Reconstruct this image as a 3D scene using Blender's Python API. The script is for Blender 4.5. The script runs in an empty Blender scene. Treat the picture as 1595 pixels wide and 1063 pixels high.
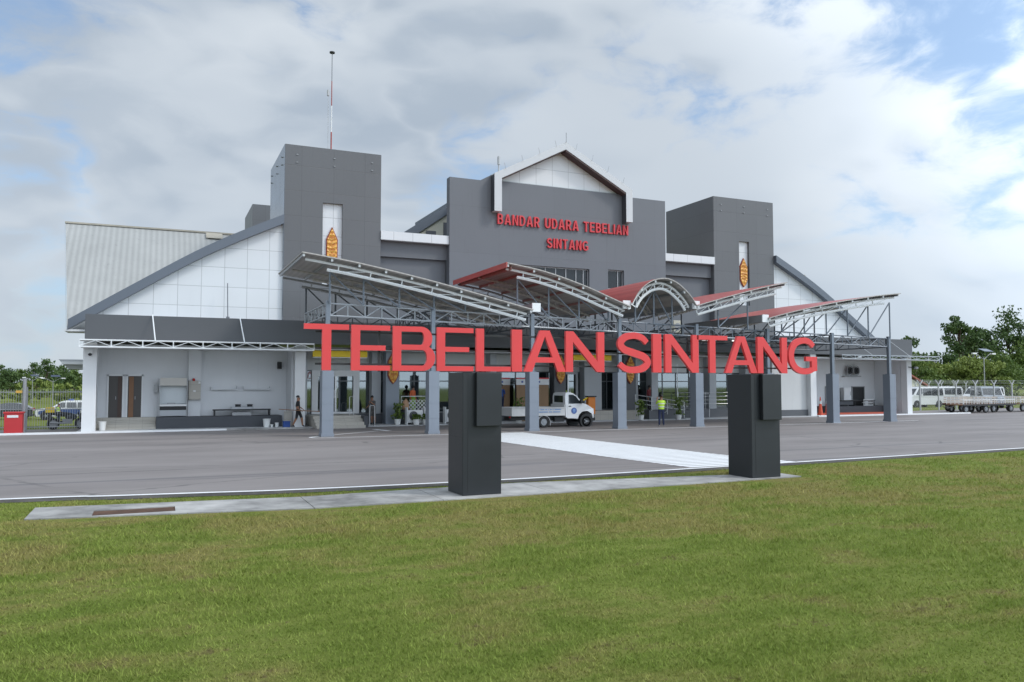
import bpy, bmesh, math, random
import numpy as np
from mathutils import Vector, Matrix
from mathutils.geometry import tessellate_polygon
R = math.radians
PI = math.pi
S = bpy.context.scene
col = S.collection
rng = random.Random(7)

# ------------------------------------------------------------------ camera
cam_d = bpy.data.cameras.new('camera')
cam_d.sensor_width = 36.0
cam_d.lens = 1241.46 / 1595.0 * 36.0
cam_d.clip_end = 6000
cam = bpy.data.objects.new('camera', cam_d)
col.objects.link(cam)
cam.location = (0, 0, 2.3)
cam.rotation_euler = (R(90 + 3.065), 0, R(-24.0))
S.camera = cam

# ------------------------------------------------------------------ sky and sun
SUN_DIR = Vector((0.62, -0.46, 0.78)).normalized()
SUN_EL = math.asin(SUN_DIR.z)
SUN_AZ = math.atan2(SUN_DIR.x, SUN_DIR.y)
world = bpy.data.worlds.new('World')
S.world = world
world.cycles.sampling_method = 'MANUAL'
world.cycles.sample_map_resolution = 512
world.use_nodes = True


class NT:
    """small helper round a node tree"""
    def __init__(s, tree):
        s.t = tree
        s.t.nodes.clear()

    def n(s, kind, **kw):
        nd = s.t.nodes.new(kind)
        for k, v in kw.items():
            setattr(nd, k, v)
        return nd

    def put(s, sock, v):
        if v is None:
            return
        if isinstance(v, bpy.types.NodeSocket):
            s.t.links.new(v, sock)
        else:
            if hasattr(sock.default_value, '__len__') and not isinstance(v, (int, float)):
                v = tuple(v)
                if len(sock.default_value) == 4 and len(v) == 3:
                    v = v + (1,)
            sock.default_value = v

    def math(s, op, a, b=None, c=None, clamp=False):
        nd = s.n('ShaderNodeMath', operation=op, use_clamp=clamp)
        for i, v in enumerate((a, b, c)):
            s.put(nd.inputs[i], v)
        return nd.outputs[0]

    def vmath(s, op, a, b=None):
        nd = s.n('ShaderNodeVectorMath', operation=op)
        s.put(nd.inputs[0], a)
        s.put(nd.inputs[1], b)
        return nd.outputs['Value'] if op in ('DOT_PRODUCT', 'LENGTH') else nd.outputs[0]

    def mix(s, fac, a, b, blend='MIX'):
        nd = s.n('ShaderNodeMix', data_type='RGBA', blend_type=blend)
        s.put(nd.inputs[0], fac)
        s.put(nd.inputs[6], a)
        s.put(nd.inputs[7], b)
        return nd.outputs[2]

    def ramp(s, v, lo, hi, smooth=True):
        nd = s.n('ShaderNodeMapRange', interpolation_type='SMOOTHSTEP' if smooth else 'LINEAR')
        s.put(nd.inputs[0], v)
        nd.inputs[1].default_value = lo
        nd.inputs[2].default_value = hi
        return nd.outputs[0]

    def noise(s, vec, scale, detail=3, rough=0.55, dist=0.0):
        nd = s.n('ShaderNodeTexNoise')
        s.put(nd.inputs['Vector'], vec)
        nd.inputs['Scale'].default_value = scale
        nd.inputs['Detail'].default_value = detail
        nd.inputs['Roughness'].default_value = rough
        nd.inputs['Distortion'].default_value = dist
        return nd.outputs[0]

    def sep(s, v):
        nd = s.n('ShaderNodeSeparateXYZ')
        s.put(nd.inputs[0], v)
        return nd.outputs

    def comb(s, x, y, z):
        nd = s.n('ShaderNodeCombineXYZ')
        for i, v in enumerate((x, y, z)):
            s.put(nd.inputs[i], v)
        return nd.outputs[0]


SKY_LO, SKY_HI = 0.47, 0.67
# (bearing, elevation, size, more or less cloud)
SKY_SPOTS = ((-9, 21, 0.13, -0.17), (38, 22, 0.16, 0.13), (45, 14, 0.12, 0.05), (-8, 13, 0.05, -0.05), (0, 24, 0.10, 0.06), (33, 21, 0.08, -0.05), (42, 18, 0.07, 0.00), (20, 20, 0.05, -0.02), (27, 17, 0.08, 0.07), (38, 13, 0.09, 0.09), (46, 21, 0.10, 0.08), (30, 25, 0.08, 0.07), (-8, 18, 0.06, 0.05),
             (31, 14.0, 0.10, 0.10), (5, 12, 0.14, 0.10), (47, 9, 0.10, 0.07), (21, 15.5, 0.05, -0.06), (50, 22, 0.10, -0.03), (45, 5, 0.04, -0.07), (39, 9, 0.04, -0.06), (34, 6, 0.06, 0.04), (-5, 5, 0.06, -0.04))


def build_world():
    w = NT(world.node_tree)
    d = w.n('ShaderNodeTexCoord').outputs['Generated']
    sky = w.n('ShaderNodeTexSky', sky_type='NISHITA')
    sky.sun_disc = False
    sky.sun_elevation = SUN_EL
    sky.sun_rotation = SUN_AZ
    sky.air_density = 1.0
    sky.dust_density = 0.3
    sky.ozone_density = 1.5
    b1 = w.n('ShaderNodeBackground')
    w.put(b1.inputs[0], sky.outputs[0])
    b1.inputs[1].default_value = 0.15
    x, y, z = w.sep(d)
    dn = w.vmath('NORMALIZE', d)
    p = w.vmath('MULTIPLY', dn, (2.0, 2.0, 4.2))
    warp = w.n('ShaderNodeTexNoise')
    w.put(warp.inputs['Vector'], p)
    warp.inputs['Scale'].default_value = 2.2
    warp.inputs['Detail'].default_value = 3
    wv = w.vmath('SUBTRACT', warp.outputs[1], (0.5, 0.5, 0.5))
    pw = w.vmath('ADD', p, w.vmath('MULTIPLY', wv, (0.34, 0.34, 0.34)))

    def heap(off, rich=True):
        """heaped cloud density: broad masses with rounded billows on them"""
        q = w.vmath('ADD', pw, off)
        a_ = w.noise(q, 1.15, 3, 0.5)
        bl = w.math('ABSOLUTE', w.math('SUBTRACT', w.noise(q, 2.9, 2, 0.45), 0.5))
        f_ = w.noise(q, 7.0, 5, 0.62) if rich else 0.5
        c_ = w.math('ADD', w.math('MULTIPLY', a_, 0.85), w.math('MULTIPLY', bl, 0.80))
        return w.math('ADD', c_, w.math('MULTIPLY', f_, 0.34)), f_

    cov, fine = heap((0.0, 0.0, 0.0))
    up, _ = heap((0.0, 0.0, 0.13), False)
    low = w.ramp(z, 0.45, 0.02)
    cov = w.math('ADD', cov, w.math('MULTIPLY', w.ramp(z, 0.20, 0.02), 0.07))
    for (ax, el, wid, amt) in SKY_SPOTS:
        c = Vector((math.sin(R(ax)) * math.cos(R(el)), math.cos(R(ax)) * math.cos(R(el)), math.sin(R(el))))
        dist = w.vmath('LENGTH', w.vmath('SUBTRACT', dn, tuple(c)))
        bump = w.ramp(dist, wid * 1.7, wid * 0.1)
        cov = w.math('ADD', cov, w.math('MULTIPLY', bump, amt))
    mask = w.ramp(cov, SKY_LO, SKY_HI)
    veil = w.math('ADD', 0.30, w.math('MULTIPLY', w.ramp(z, 0.26, 0.02), 0.54))
    mask = w.math('ADD', w.math('MULTIPLY', mask, w.math('SUBTRACT', 0.98, veil)), veil)
    # grey bases: where there is much cloud overhead of the point, the cloud is in its own shade
    shade = w.math('MULTIPLY', w.ramp(up, SKY_LO + 0.04, SKY_HI + 0.12), w.math('ADD', 0.45, w.math('MULTIPLY', w.ramp(w.math('SUBTRACT', up, cov), -0.12, 0.10), 0.55)))
    broad = w.ramp(w.noise(w.vmath('ADD', p, (5.2, 1.1, 3.3)), 0.9, 3, 0.5), 0.36, 0.64)
    shade = w.math('ADD', w.math('MULTIPLY', shade, 0.60), w.math('MULTIPLY', broad, 0.40))
    ccol = w.mix(shade, (0.60, 0.65, 0.70), (0.36, 0.425, 0.505))
    ccol = w.mix(w.math('MULTIPLY', w.ramp(z, 0.30, 0.0), 0.60), ccol, (0.385, 0.455, 0.54))
    thin = w.ramp(cov, SKY_LO + 0.02, SKY_LO + 0.14)
    ccol = w.mix(thin, (0.34, 0.45, 0.59), ccol)
    # thin cloud glows on the sun's side of the sky
    toward = w.vmath('DOT_PRODUCT', w.vmath('NORMALIZE', d), tuple(Vector((0.64, -0.60, 0.48)).normalized()))
    glow = w.math('ADD', 1.0, w.math('MULTIPLY', w.ramp(toward, 0.0, 0.85), 2.1))
    ccol = w.mix(1.0, ccol, w.comb(glow, glow, glow), 'MULTIPLY')
    b2 = w.n('ShaderNodeBackground')
    w.put(b2.inputs[0], ccol)
    b2.inputs[1].default_value = 1.0
    mx = w.n('ShaderNodeMixShader')
    w.put(mx.inputs[0], mask)
    w.t.links.new(b1.outputs[0], mx.inputs[1])
    w.t.links.new(b2.outputs[0], mx.inputs[2])
    out = w.n('ShaderNodeOutputWorld')
    w.t.links.new(mx.outputs[0], out.inputs[0])


build_world()
sun_d = bpy.data.lights.new('sun', 'SUN')
sun_d.energy = 1.3
sun_d.angle = R(10)
sun_d.color = (1.0, 0.95, 0.88)
sun = bpy.data.objects.new('sun', sun_d)
col.objects.link(sun)
sun.rotation_euler = (-SUN_DIR).to_track_quat('-Z', 'Y').to_euler()
S.view_settings.view_transform = 'Standard'
S.view_settings.look = 'None'
S.view_settings.exposure = 0.24
S.view_settings.gamma = 1.0
S.cycles.max_bounces = 6
S.cycles.transparent_max_bounces = 16

# ------------------------------------------------------------------ materials
MATS = {}


def srgb(r, g, b):
    f = lambda c: (c / 255 / 12.92) if c / 255 <= 0.04045 else ((c / 255 + 0.055) / 1.055) ** 2.4
    return (f(r), f(g), f(b))


def mat(name, color, rough=0.6, metal=0.0, var=0.08, scale=3.0, bump=0.0, bscale=60.0, panel=None, streak=0.0, spec=0.5, wave=None, coat=0.0):
    """Principled with mottled colour; panel=(w, h, gap, darkness) scores joints on upright faces; wave=(axis, period, depth) corrugates"""
    if name in MATS:
        return MATS[name]
    m = bpy.data.materials.new(name)
    m.use_nodes = True
    t = NT(m.node_tree)
    p = t.n('ShaderNodeBsdfPrincipled')
    out = t.n('ShaderNodeOutputMaterial')
    t.t.links.new(p.outputs[0], out.inputs[0])
    oc = t.n('ShaderNodeTexCoord').outputs['Object']
    n = t.noise(oc, scale, 5, 0.6)
    n2 = t.noise(oc, scale * 0.23, 3, 0.5)
    f = t.math('ADD', t.math('MULTIPLY', t.math('SUBTRACT', n, 0.5), var * 2), t.math('MULTIPLY', t.math('SUBTRACT', n2, 0.5), var * 2.4))
    if streak:
        sv = t.vmath('MULTIPLY', oc, (3.0, 3.0, 0.18))
        sn = t.noise(sv, 2.2, 4, 0.6)
        f = t.math('SUBTRACT', f, t.math('MULTIPLY', t.ramp(sn, 0.55, 0.85), streak))
    f = t.math('ADD', f, 1.0)
    c = t.mix(1.0, color, t.comb(f, f, f), 'MULTIPLY')
    height = None
    if panel:
        w_, h_, gap, dark = panel[:4]
        x, y, z = t.sep(oc)
        nx, ny, nz = t.sep(t.n('ShaderNodeNewGeometry').outputs['Normal'])
        side = t.math('GREATER_THAN', t.math('ABSOLUTE', nx), 0.6)
        hx = t.math('ADD', t.math('MULTIPLY', x, t.math('SUBTRACT', 1.0, side)), t.math('MULTIPLY', y, side))
        fx = t.math('LESS_THAN', t.math('FRACT', t.math('DIVIDE', t.math('ADD', hx, 500.013), w_)), gap / w_)
        fz = t.math('LESS_THAN', t.math('FRACT', t.math('DIVIDE', t.math('ADD', z, 500.017), h_)), gap / h_)
        g = t.math('MAXIMUM', fx, fz)
        c = t.mix(t.math('MULTIPLY', g, dark), c, tuple(v * 0.35 for v in color))
        # each panel sits a hair different in tone
        cell = t.n('ShaderNodeTexWhiteNoise', noise_dimensions='2D')
        t.put(cell.inputs['Vector'], t.comb(t.math('FLOOR', t.math('DIVIDE', t.math('ADD', hx, 500.013), w_)), t.math('FLOOR', t.math('DIVIDE', t.math('ADD', z, 500.017), h_)), 0.0))
        cv = t.math('ADD', 1.0 - 0.02, t.math('MULTIPLY', cell.outputs[0], 0.04))
        c = t.mix(1.0, c, t.comb(cv, cv, cv), 'MULTIPLY')
        height = t.math('MULTIPLY', g, -1.0)
    if wave:
        ax, per, dep = wave
        xs = t.sep(oc)[ax]
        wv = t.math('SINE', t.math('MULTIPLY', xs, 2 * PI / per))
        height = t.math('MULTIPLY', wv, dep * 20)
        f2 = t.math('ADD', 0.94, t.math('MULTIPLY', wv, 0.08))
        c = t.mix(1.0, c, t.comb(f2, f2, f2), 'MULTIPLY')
    t.put(p.inputs['Base Color'], c)
    rr = t.math('ADD', rough - 0.06, t.math('MULTIPLY', n, 0.12), clamp=True)
    t.put(p.inputs['Roughness'], rr)
    p.inputs['Metallic'].default_value = metal
    p.inputs['Specular IOR Level'].default_value = spec
    if coat:
        p.inputs['Coat Weight'].default_value = coat
        p.inputs['Coat Roughness'].default_value = 0.08
    if bump:
        bn = t.noise(oc, bscale, 4, 0.6)
        bn = t.math('MULTIPLY', bn, bump)
        height = bn if height is None else t.math('ADD', height, bn)
    if height is not None:
        b = t.n('ShaderNodeBump')
        b.inputs['Strength'].default_value = 0.35
        b.inputs['Distance'].default_value = 0.02
        t.put(b.inputs['Height'], height)
        t.t.links.new(b.outputs[0], p.inputs['Normal'])
    MATS[name] = m
    return m


def glass_mat(name, tint, clear=0.35, rough=0.03, mirror=0.30, spec=0.9):
    m = bpy.data.materials.new(name)
    m.use_nodes = True
    t = NT(m.node_tree)
    p = t.n('ShaderNodeBsdfPrincipled')
    t.put(p.inputs['Base Color'], tint)
    p.inputs['Roughness'].default_value = rough
    p.inputs['Specular IOR Level'].default_value = spec
    tr = t.n('ShaderNodeBsdfTransparent')
    t.put(tr.inputs[0], (0.75, 0.85, 0.88))
    mx = t.n('ShaderNodeMixShader')
    mx.inputs[0].default_value = 1 - clear
    t.t.links.new(tr.outputs[0], mx.inputs[1])
    gl = t.n('ShaderNodeBsdfGlossy')
    gl.inputs['Roughness'].default_value = rough
    t.put(gl.inputs['Color'], (0.72, 0.80, 0.82))
    m2 = t.n('ShaderNodeMixShader')
    m2.inputs[0].default_value = mirror
    t.t.links.new(p.outputs[0], m2.inputs[1])
    t.t.links.new(gl.outputs[0], m2.inputs[2])
    t.t.links.new(m2.outputs[0], mx.inputs[2])
    out = t.n('ShaderNodeOutputMaterial')
    t.t.links.new(mx.outputs[0], out.inputs[0])
    MATS[name] = m
    return m


def emit_mat(name, colr, strength):
    m = bpy.data.materials.new(name)
    m.use_nodes = True
    t = NT(m.node_tree)
    e = t.n('ShaderNodeEmission')
    t.put(e.inputs[0], colr)
    e.inputs[1].default_value = strength
    out = t.n('ShaderNodeOutputMaterial')
    t.t.links.new(e.outputs[0], out.inputs[0])
    MATS[name] = m
    return m


def lawn_color(t, pos):
    """grass colour from the place in the lawn: green with straw and bare brown patches"""
    x, y, z = t.sep(pos)
    flat = t.comb(x, t.math('MULTIPLY', y, 1.0), 0.0)
    n1 = t.noise(flat, 0.42, 4, 0.6, 0.4)
    n2 = t.noise(t.vmath('MULTIPLY', flat, (0.6, 1.4, 1.0)), 1.5, 5, 0.62)
    n3 = t.noise(flat, 14.0, 4, 0.65)
    g = t.mix(t.ramp(n2, 0.30, 0.72), (0.160, 0.215, 0.040), (0.245, 0.292, 0.070))
    band = t.math('MULTIPLY', t.ramp(y, 9.0, 12.0), t.ramp(y, 19.0, 14.5))
    dry = t.ramp(t.math('ADD', t.math('ADD', t.math('MULTIPLY', n1, 0.6), t.math('MULTIPLY', n2, 0.42)), t.math('MULTIPLY', band, 0.10)), 0.50, 0.68)
    c = t.mix(t.math('MULTIPLY', dry, 0.60), g, (0.310, 0.245, 0.105))
    bare = t.ramp(t.math('ADD', t.math('MULTIPLY', n2, 0.55), t.math('MULTIPLY', n3, 0.45)), 0.56, 0.63)
    c = t.mix(t.math('MULTIPLY', bare, 0.60), c, (0.12, 0.082, 0.052))
    f = t.math('ADD', 0.75, t.math('MULTIPLY', n3, 0.5))
    return t.mix(1.0, c, t.comb(f, f, f), 'MULTIPLY')


def lawn_mats():
    m = bpy.data.materials.new('lawn_soil')
    m.use_nodes = True
    t = NT(m.node_tree)
    pos = t.n('ShaderNodeNewGeometry').outputs['Position']
    c = lawn_color(t, pos)
    p = t.n('ShaderNodeBsdfPrincipled')
    c2 = t.mix(1.0, c, (0.76, 0.75, 0.72), 'MULTIPLY')
    t.put(p.inputs['Base Color'], c2)
    p.inputs['Roughness'].default_value = 0.95
    p.inputs['Specular IOR Level'].default_value = 0.1
    b = t.n('ShaderNodeBump')
    b.inputs['Strength'].default_value = 0.8
    b.inputs['Distance'].default_value = 0.05
    t.put(b.inputs['Height'], t.noise(pos, 22, 5, 0.7))
    t.t.links.new(b.outputs[0], p.inputs['Normal'])
    out = t.n('ShaderNodeOutputMaterial')
    t.t.links.new(p.outputs[0], out.inputs[0])
    MATS['soil'] = m
    m = bpy.data.materials.new('grass_blade')
    m.use_nodes = True
    t = NT(m.node_tree)
    pos = t.n('ShaderNodeNewGeometry').outputs['Position']
    c = lawn_color(t, pos)
    at = t.n('ShaderNodeAttribute', attribute_name='tone')
    f = t.math('ADD', 0.86, t.math('MULTIPLY', at.outputs['Fac'], 0.5))
    c = t.mix(1.0, c, t.comb(f, f, t.math('MULTIPLY', f, 0.95)), 'MULTIPLY')
    p = t.n('ShaderNodeBsdfPrincipled')
    t.put(p.inputs['Base Color'], c)
    p.inputs['Roughness'].default_value = 0.7
    p.inputs['Specular IOR Level'].default_value = 0.2
    tl = t.n('ShaderNodeBsdfTranslucent')
    t.put(tl.inputs[0], c)
    mx = t.n('ShaderNodeMixShader')
    mx.inputs[0].default_value = 0.3
    t.t.links.new(p.outputs[0], mx.inputs[1])
    t.t.links.new(tl.outputs[0], mx.inputs[2])
    out = t.n('ShaderNodeOutputMaterial')
    t.t.links.new(mx.outputs[0], out.inputs[0])
    MATS['blade'] = m


def leaf_mat(name, c1, c2):
    m = bpy.data.materials.new(name)
    m.use_nodes = True
    t = NT(m.node_tree)
    at = t.n('ShaderNodeAttribute', attribute_name='tone')
    c = t.mix(at.outputs['Fac'], c1, c2)
    p = t.n('ShaderNodeBsdfPrincipled')
    t.put(p.inputs['Base Color'], c)
    p.inputs['Roughness'].default_value = 0.6
    p.inputs['Specular IOR Level'].default_value = 0.25
    tl = t.n('ShaderNodeBsdfTranslucent')
    t.put(tl.inputs[0], c)
    mx = t.n('ShaderNodeMixShader')
    mx.inputs[0].default_value = 0.2
    t.t.links.new(p.outputs[0], mx.inputs[1])
    t.t.links.new(tl.outputs[0], mx.inputs[2])
    out = t.n('ShaderNodeOutputMaterial')
    t.t.links.new(mx.outputs[0], out.inputs[0])
    MATS[name] = m
    return m


def asphalt_mat():
    m = bpy.data.materials.new('asphalt')
    m.use_nodes = True
    t = NT(m.node_tree)
    pos = t.n('ShaderNodeNewGeometry').outputs['Position']
    fine = t.noise(pos, 38, 4, 0.7)
    blot = t.noise(t.vmath('MULTIPLY', pos, (0.25, 0.9, 1)), 0.55, 5, 0.6)
    drag = t.noise(t.vmath('MULTIPLY', pos, (0.035, 1.3, 1)), 0.9, 5, 0.55, 0.3)
    c = t.mix(t.ramp(blot, 0.3, 0.7), (0.180, 0.163, 0.158), (0.240, 0.219, 0.212))
    c = t.mix(t.math('MULTIPLY', t.ramp(drag, 0.595, 0.645), 0.62), c, (0.115, 0.110, 0.116))
    px_, py_, pz_ = t.sep(pos)
    wob = t.noise(t.vmath('MULTIPLY', pos, (0.22, 0.0, 0.0)), 1.0, 3, 0.6)
    brk = t.noise(t.vmath('MULTIPLY', pos, (0.35, 2.0, 0.0)), 1.0, 4, 0.6)
    for y0, sl, wd, lo in ((32.4, 0.05, 0.30, 0.44), (23.3, 0.03, 0.16, 0.47), (27.6, -0.02, 0.10, 0.52), (20.4, 0.01, 0.10, 0.54)):
        dd = t.math('ABSOLUTE', t.math('SUBTRACT', py_, t.math('ADD', t.math('ADD', y0 - 0.5, t.math('MULTIPLY', px_, sl)), wob)))
        st = t.math('MULTIPLY', t.ramp(dd, wd, wd * 0.2), t.ramp(brk, lo, lo + 0.12))
        c = t.mix(t.math('MULTIPLY', st, 0.55), c, (0.085, 0.080, 0.080))
    crk = t.n('ShaderNodeTexVoronoi', feature='DISTANCE_TO_EDGE')
    t.put(crk.inputs['Vector'], t.vmath('ADD', t.vmath('MULTIPLY', pos, (0.5, 1.0, 0.0)), t.comb(t.math('MULTIPLY', fine, 0.05), t.math('MULTIPLY', brk, 0.7), 0.0)))
    crk.inputs['Scale'].default_value = 0.16
    ck = t.math('MULTIPLY', t.ramp(crk.outputs['Distance'], 0.006, 0.002), t.ramp(blot, 0.42, 0.55))
    c = t.mix(t.math('MULTIPLY', ck, 0.5), c, (0.06, 0.058, 0.058))
    f = t.math('ADD', 0.86, t.math('MULTIPLY', fine, 0.28))
    c = t.mix(1.0, c, t.comb(f, f, f), 'MULTIPLY')
    p = t.n('ShaderNodeBsdfPrincipled')
    t.put(p.inputs['Base Color'], c)
    t.put(p.inputs['Roughness'], t.math('ADD', 0.62, t.math('MULTIPLY', fine, 0.2)))
    p.inputs['Specular IOR Level'].default_value = 0.35
    b = t.n('ShaderNodeBump')
    b.inputs['Strength'].default_value = 0.3
    b.inputs['Distance'].default_value = 0.01
    t.put(b.inputs['Height'], fine)
    t.t.links.new(b.outputs[0], p.inputs['Normal'])
    out = t.n('ShaderNodeOutputMaterial')
    t.t.links.new(p.outputs[0], out.inputs[0])
    MATS['asphalt'] = m


def carving_mat():
    """gold carved shield face: interlaced scrollwork in gold, amber and dark red"""
    m = bpy.data.materials.new('gold_carving')
    m.use_nodes = True
    t = NT(m.node_tree)
    oc = t.n('ShaderNodeTexCoord').outputs['Object']
    x, y, z = t.sep(oc)
    q = t.comb(x, 0.0, t.math('MULTIPLY', z, 0.8))
    n = t.n('ShaderNodeTexWave', wave_type='RINGS')
    t.put(n.inputs['Vector'], q)
    n.inputs['Scale'].default_value = 1.6
    n.inputs['Distortion'].default_value = 9.0
    n.inputs['Detail'].default_value = 3
    v = t.noise(q, 7, 4, 0.6)
    c = t.mix(t.ramp(n.outputs[1], 0.2, 0.9), (0.62, 0.25, 0.03), (0.72, 0.38, 0.06))
    c = t.mix(t.ramp(v, 0.52, 0.66), c, (0.78, 0.50, 0.14))
    p = t.n('ShaderNodeBsdfPrincipled')
    t.put(p.inputs['Base Color'], c)
    p.inputs['Roughness'].default_value = 0.4
    b = t.n('ShaderNodeBump')
    b.inputs['Distance'].default_value = 0.03
    t.put(b.inputs['Height'], n.outputs[1])
    t.t.links.new(b.outputs[0], p.inputs['Normal'])
    out = t.n('ShaderNodeOutputMaterial')
    t.t.links.new(p.outputs[0], out.inputs[0])
    MATS['carving'] = m


def chain_mat():
    m = bpy.data.materials.new('chain_link')
    m.use_nodes = True
    t = NT(m.node_tree)
    oc = t.n('ShaderNodeTexCoord').outputs['Object']
    x, y, z = t.sep(oc)
    a = t.math('FRACT', t.math('MULTIPLY', t.math('ADD', t.math('ADD', x, z), 300), 9.0))
    b = t.math('FRACT', t.math('MULTIPLY', t.math('ADD', t.math('SUBTRACT', x, z), 300), 9.0))
    g = t.math('MAXIMUM', t.math('LESS_THAN', a, 0.07), t.math('LESS_THAN', b, 0.07))
    p = t.n('ShaderNodeBsdfPrincipled')
    p.inputs['Base Color'].default_value = (0.35, 0.36, 0.36, 1)
    p.inputs['Metallic'].default_value = 0.3
    p.inputs['Roughness'].default_value = 0.5
    tr = t.n('ShaderNodeBsdfTransparent')
    mx = t.n('ShaderNodeMixShader')
    t.put(mx.inputs[0], g)
    t.t.links.new(tr.outputs[0], mx.inputs[1])
    t.t.links.new(p.outputs[0], mx.inputs[2])
    out = t.n('ShaderNodeOutputMaterial')
    t.t.links.new(mx.outputs[0], out.inputs[0])
    MATS['chain'] = m


lawn_mats()
asphalt_mat()
carving_mat()
chain_mat()
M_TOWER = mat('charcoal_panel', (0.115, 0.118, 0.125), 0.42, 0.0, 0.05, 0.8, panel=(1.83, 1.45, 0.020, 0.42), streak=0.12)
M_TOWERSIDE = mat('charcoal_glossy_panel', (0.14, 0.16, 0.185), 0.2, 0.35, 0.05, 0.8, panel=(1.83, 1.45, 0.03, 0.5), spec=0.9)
M_BLOCK = mat('slate_render', (0.140, 0.150, 0.168), 0.6, 0.0, 0.06, 0.6, panel=(3.9, 2.9, 0.015, 0.25), streak=0.12)
M_SLATE = mat('slate_paint', (0.125, 0.133, 0.148), 0.6, 0.0, 0.06, 0.7, streak=0.05)
M_FASCIA = mat('fascia_paint', (0.098, 0.104, 0.114), 0.6, 0.0, 0.07, 0.7, streak=0.06)
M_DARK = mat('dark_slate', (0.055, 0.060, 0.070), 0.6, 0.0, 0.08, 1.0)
M_WHITEPANEL = mat('white_panel', (0.66, 0.68, 0.70), 0.45, 0.0, 0.03, 0.7, panel=(1.18, 1.08, 0.03, 0.55), streak=0.04)
M_WHITE = mat('white_paint', (0.72, 0.73, 0.74), 0.55, 0.0, 0.04, 1.2, streak=0.05)
M_WALL = mat('wall_render', (0.68, 0.695, 0.715), 0.8, 0.0, 0.05, 1.0, streak=0.07)
M_WALLGREY = mat('grey_render', (0.62, 0.63, 0.63), 0.75, 0.0, 0.05, 1.0, streak=0.06)
M_CREAM = mat('cream_wall', (0.62, 0.60, 0.50), 0.8, 0.0, 0.05, 1.0)
M_PILLARLIGHT = mat('pale_pillar', (0.43, 0.45, 0.475), 0.6, 0.0, 0.05, 1.0)
M_CLAD = mat('column_cladding', (0.215, 0.245, 0.29), 0.38, 0.1, 0.05, 1.0)
M_POST = mat('blue_grey_steel', (0.185, 0.215, 0.255), 0.4, 0.2, 0.06, 2.0)
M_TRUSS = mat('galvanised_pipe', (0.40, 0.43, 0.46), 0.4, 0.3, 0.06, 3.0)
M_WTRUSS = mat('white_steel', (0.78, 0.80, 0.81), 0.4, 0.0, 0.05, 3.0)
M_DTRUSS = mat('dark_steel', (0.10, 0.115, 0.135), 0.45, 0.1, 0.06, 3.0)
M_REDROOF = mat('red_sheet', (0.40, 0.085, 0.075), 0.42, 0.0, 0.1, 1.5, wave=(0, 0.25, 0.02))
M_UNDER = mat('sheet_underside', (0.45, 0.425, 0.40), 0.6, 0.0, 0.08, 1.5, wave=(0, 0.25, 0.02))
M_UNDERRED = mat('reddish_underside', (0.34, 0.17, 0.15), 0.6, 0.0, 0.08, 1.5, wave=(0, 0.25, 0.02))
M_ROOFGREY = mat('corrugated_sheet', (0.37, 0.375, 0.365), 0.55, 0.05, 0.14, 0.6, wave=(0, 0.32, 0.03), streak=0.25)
M_RAKE = mat('rake_trim', (0.12, 0.14, 0.17), 0.45, 0.1, 0.06, 1.0)
M_LETTER = mat('red_letter', (0.74, 0.062, 0.066), 0.42, 0.0, 0.10, 1.1, spec=0.4, streak=0.10)
M_SIGNRED = mat('red_sign', (0.60, 0.035, 0.045), 0.4, 0.0, 0.05, 1.5)
M_PED = mat('pedestal_sheet', (0.017, 0.020, 0.024), 0.42, 0.0, 0.28, 1.6, panel=None, streak=0.22)
M_CONC = mat('concrete', (0.31, 0.305, 0.295), 0.85, 0.0, 0.75, 2.1, bump=1.0, bscale=40)
M_KERB = mat('pale_kerb', (0.46, 0.47, 0.48), 0.85, 0.0, 0.10, 1.0, bump=0.6, bscale=40)
M_LINE = mat('road_paint', (0.78, 0.79, 0.80), 0.65, 0.0, 0.07, 6.0, bump=0.5, bscale=60)
M_TAR = mat('tar_edge', (0.068, 0.062, 0.054), 0.9, 0.0, 0.8, 3.0, bump=1.0, bscale=30)
M_BEIGE = mat('beige_tile', (0.43, 0.405, 0.36), 0.6, 0.0, 0.06, 1.0, panel=(0.6, 0.36, 0.012, 0.5))
M_FLOORT = mat('floor_tile', (0.22, 0.22, 0.22), 0.45, 0.0, 0.08, 1.0)
M_BLACK = mat('black_matt', (0.018, 0.019, 0.021), 0.55, 0.0, 0.1, 2.0)
M_RUBBER = mat('tyre_rubber', (0.022, 0.022, 0.023), 0.8, 0.0, 0.15, 6.0)
M_STEEL = mat('stainless_rail', (0.55, 0.56, 0.57), 0.3, 0.6, 0.05, 3.0)
M_GREYSTEEL = mat('grey_metal', (0.33, 0.34, 0.35), 0.45, 0.3, 0.08, 3.0)
M_YELLOW = mat('yellow_sign', (0.85, 0.60, 0.012), 0.5, 0.0, 0.06, 2.0)
M_BROWN = mat('plywood', (0.27, 0.17, 0.095), 0.7, 0.0, 0.14, 2.0)
M_WOOD = mat('brown_wood', (0.20, 0.10, 0.05), 0.6, 0.0, 0.18, 3.0)
M_ORANGE = mat('orange_plastic', (0.75, 0.22, 0.02), 0.45, 0.0, 0.06, 2.0)
M_CONE = mat('traffic_orange', (0.62, 0.085, 0.035), 0.5, 0.0, 0.06, 2.0)
M_REDBIN = mat('red_cabinet', (0.50, 0.03, 0.035), 0.5, 0.0, 0.1, 2.0)
M_REDKERB = mat('red_oxide', (0.47, 0.10, 0.06), 0.75, 0.0, 0.12, 2.0)
M_CARWHITE = mat('white_car_paint', (0.74, 0.75, 0.76), 0.25, 0.0, 0.03, 1.0, coat=0.6, streak=0.06)
M_BEDWHITE = mat('worn_white_paint', (0.52, 0.525, 0.525), 0.5, 0.0, 0.14, 3.0, streak=0.15)
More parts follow.
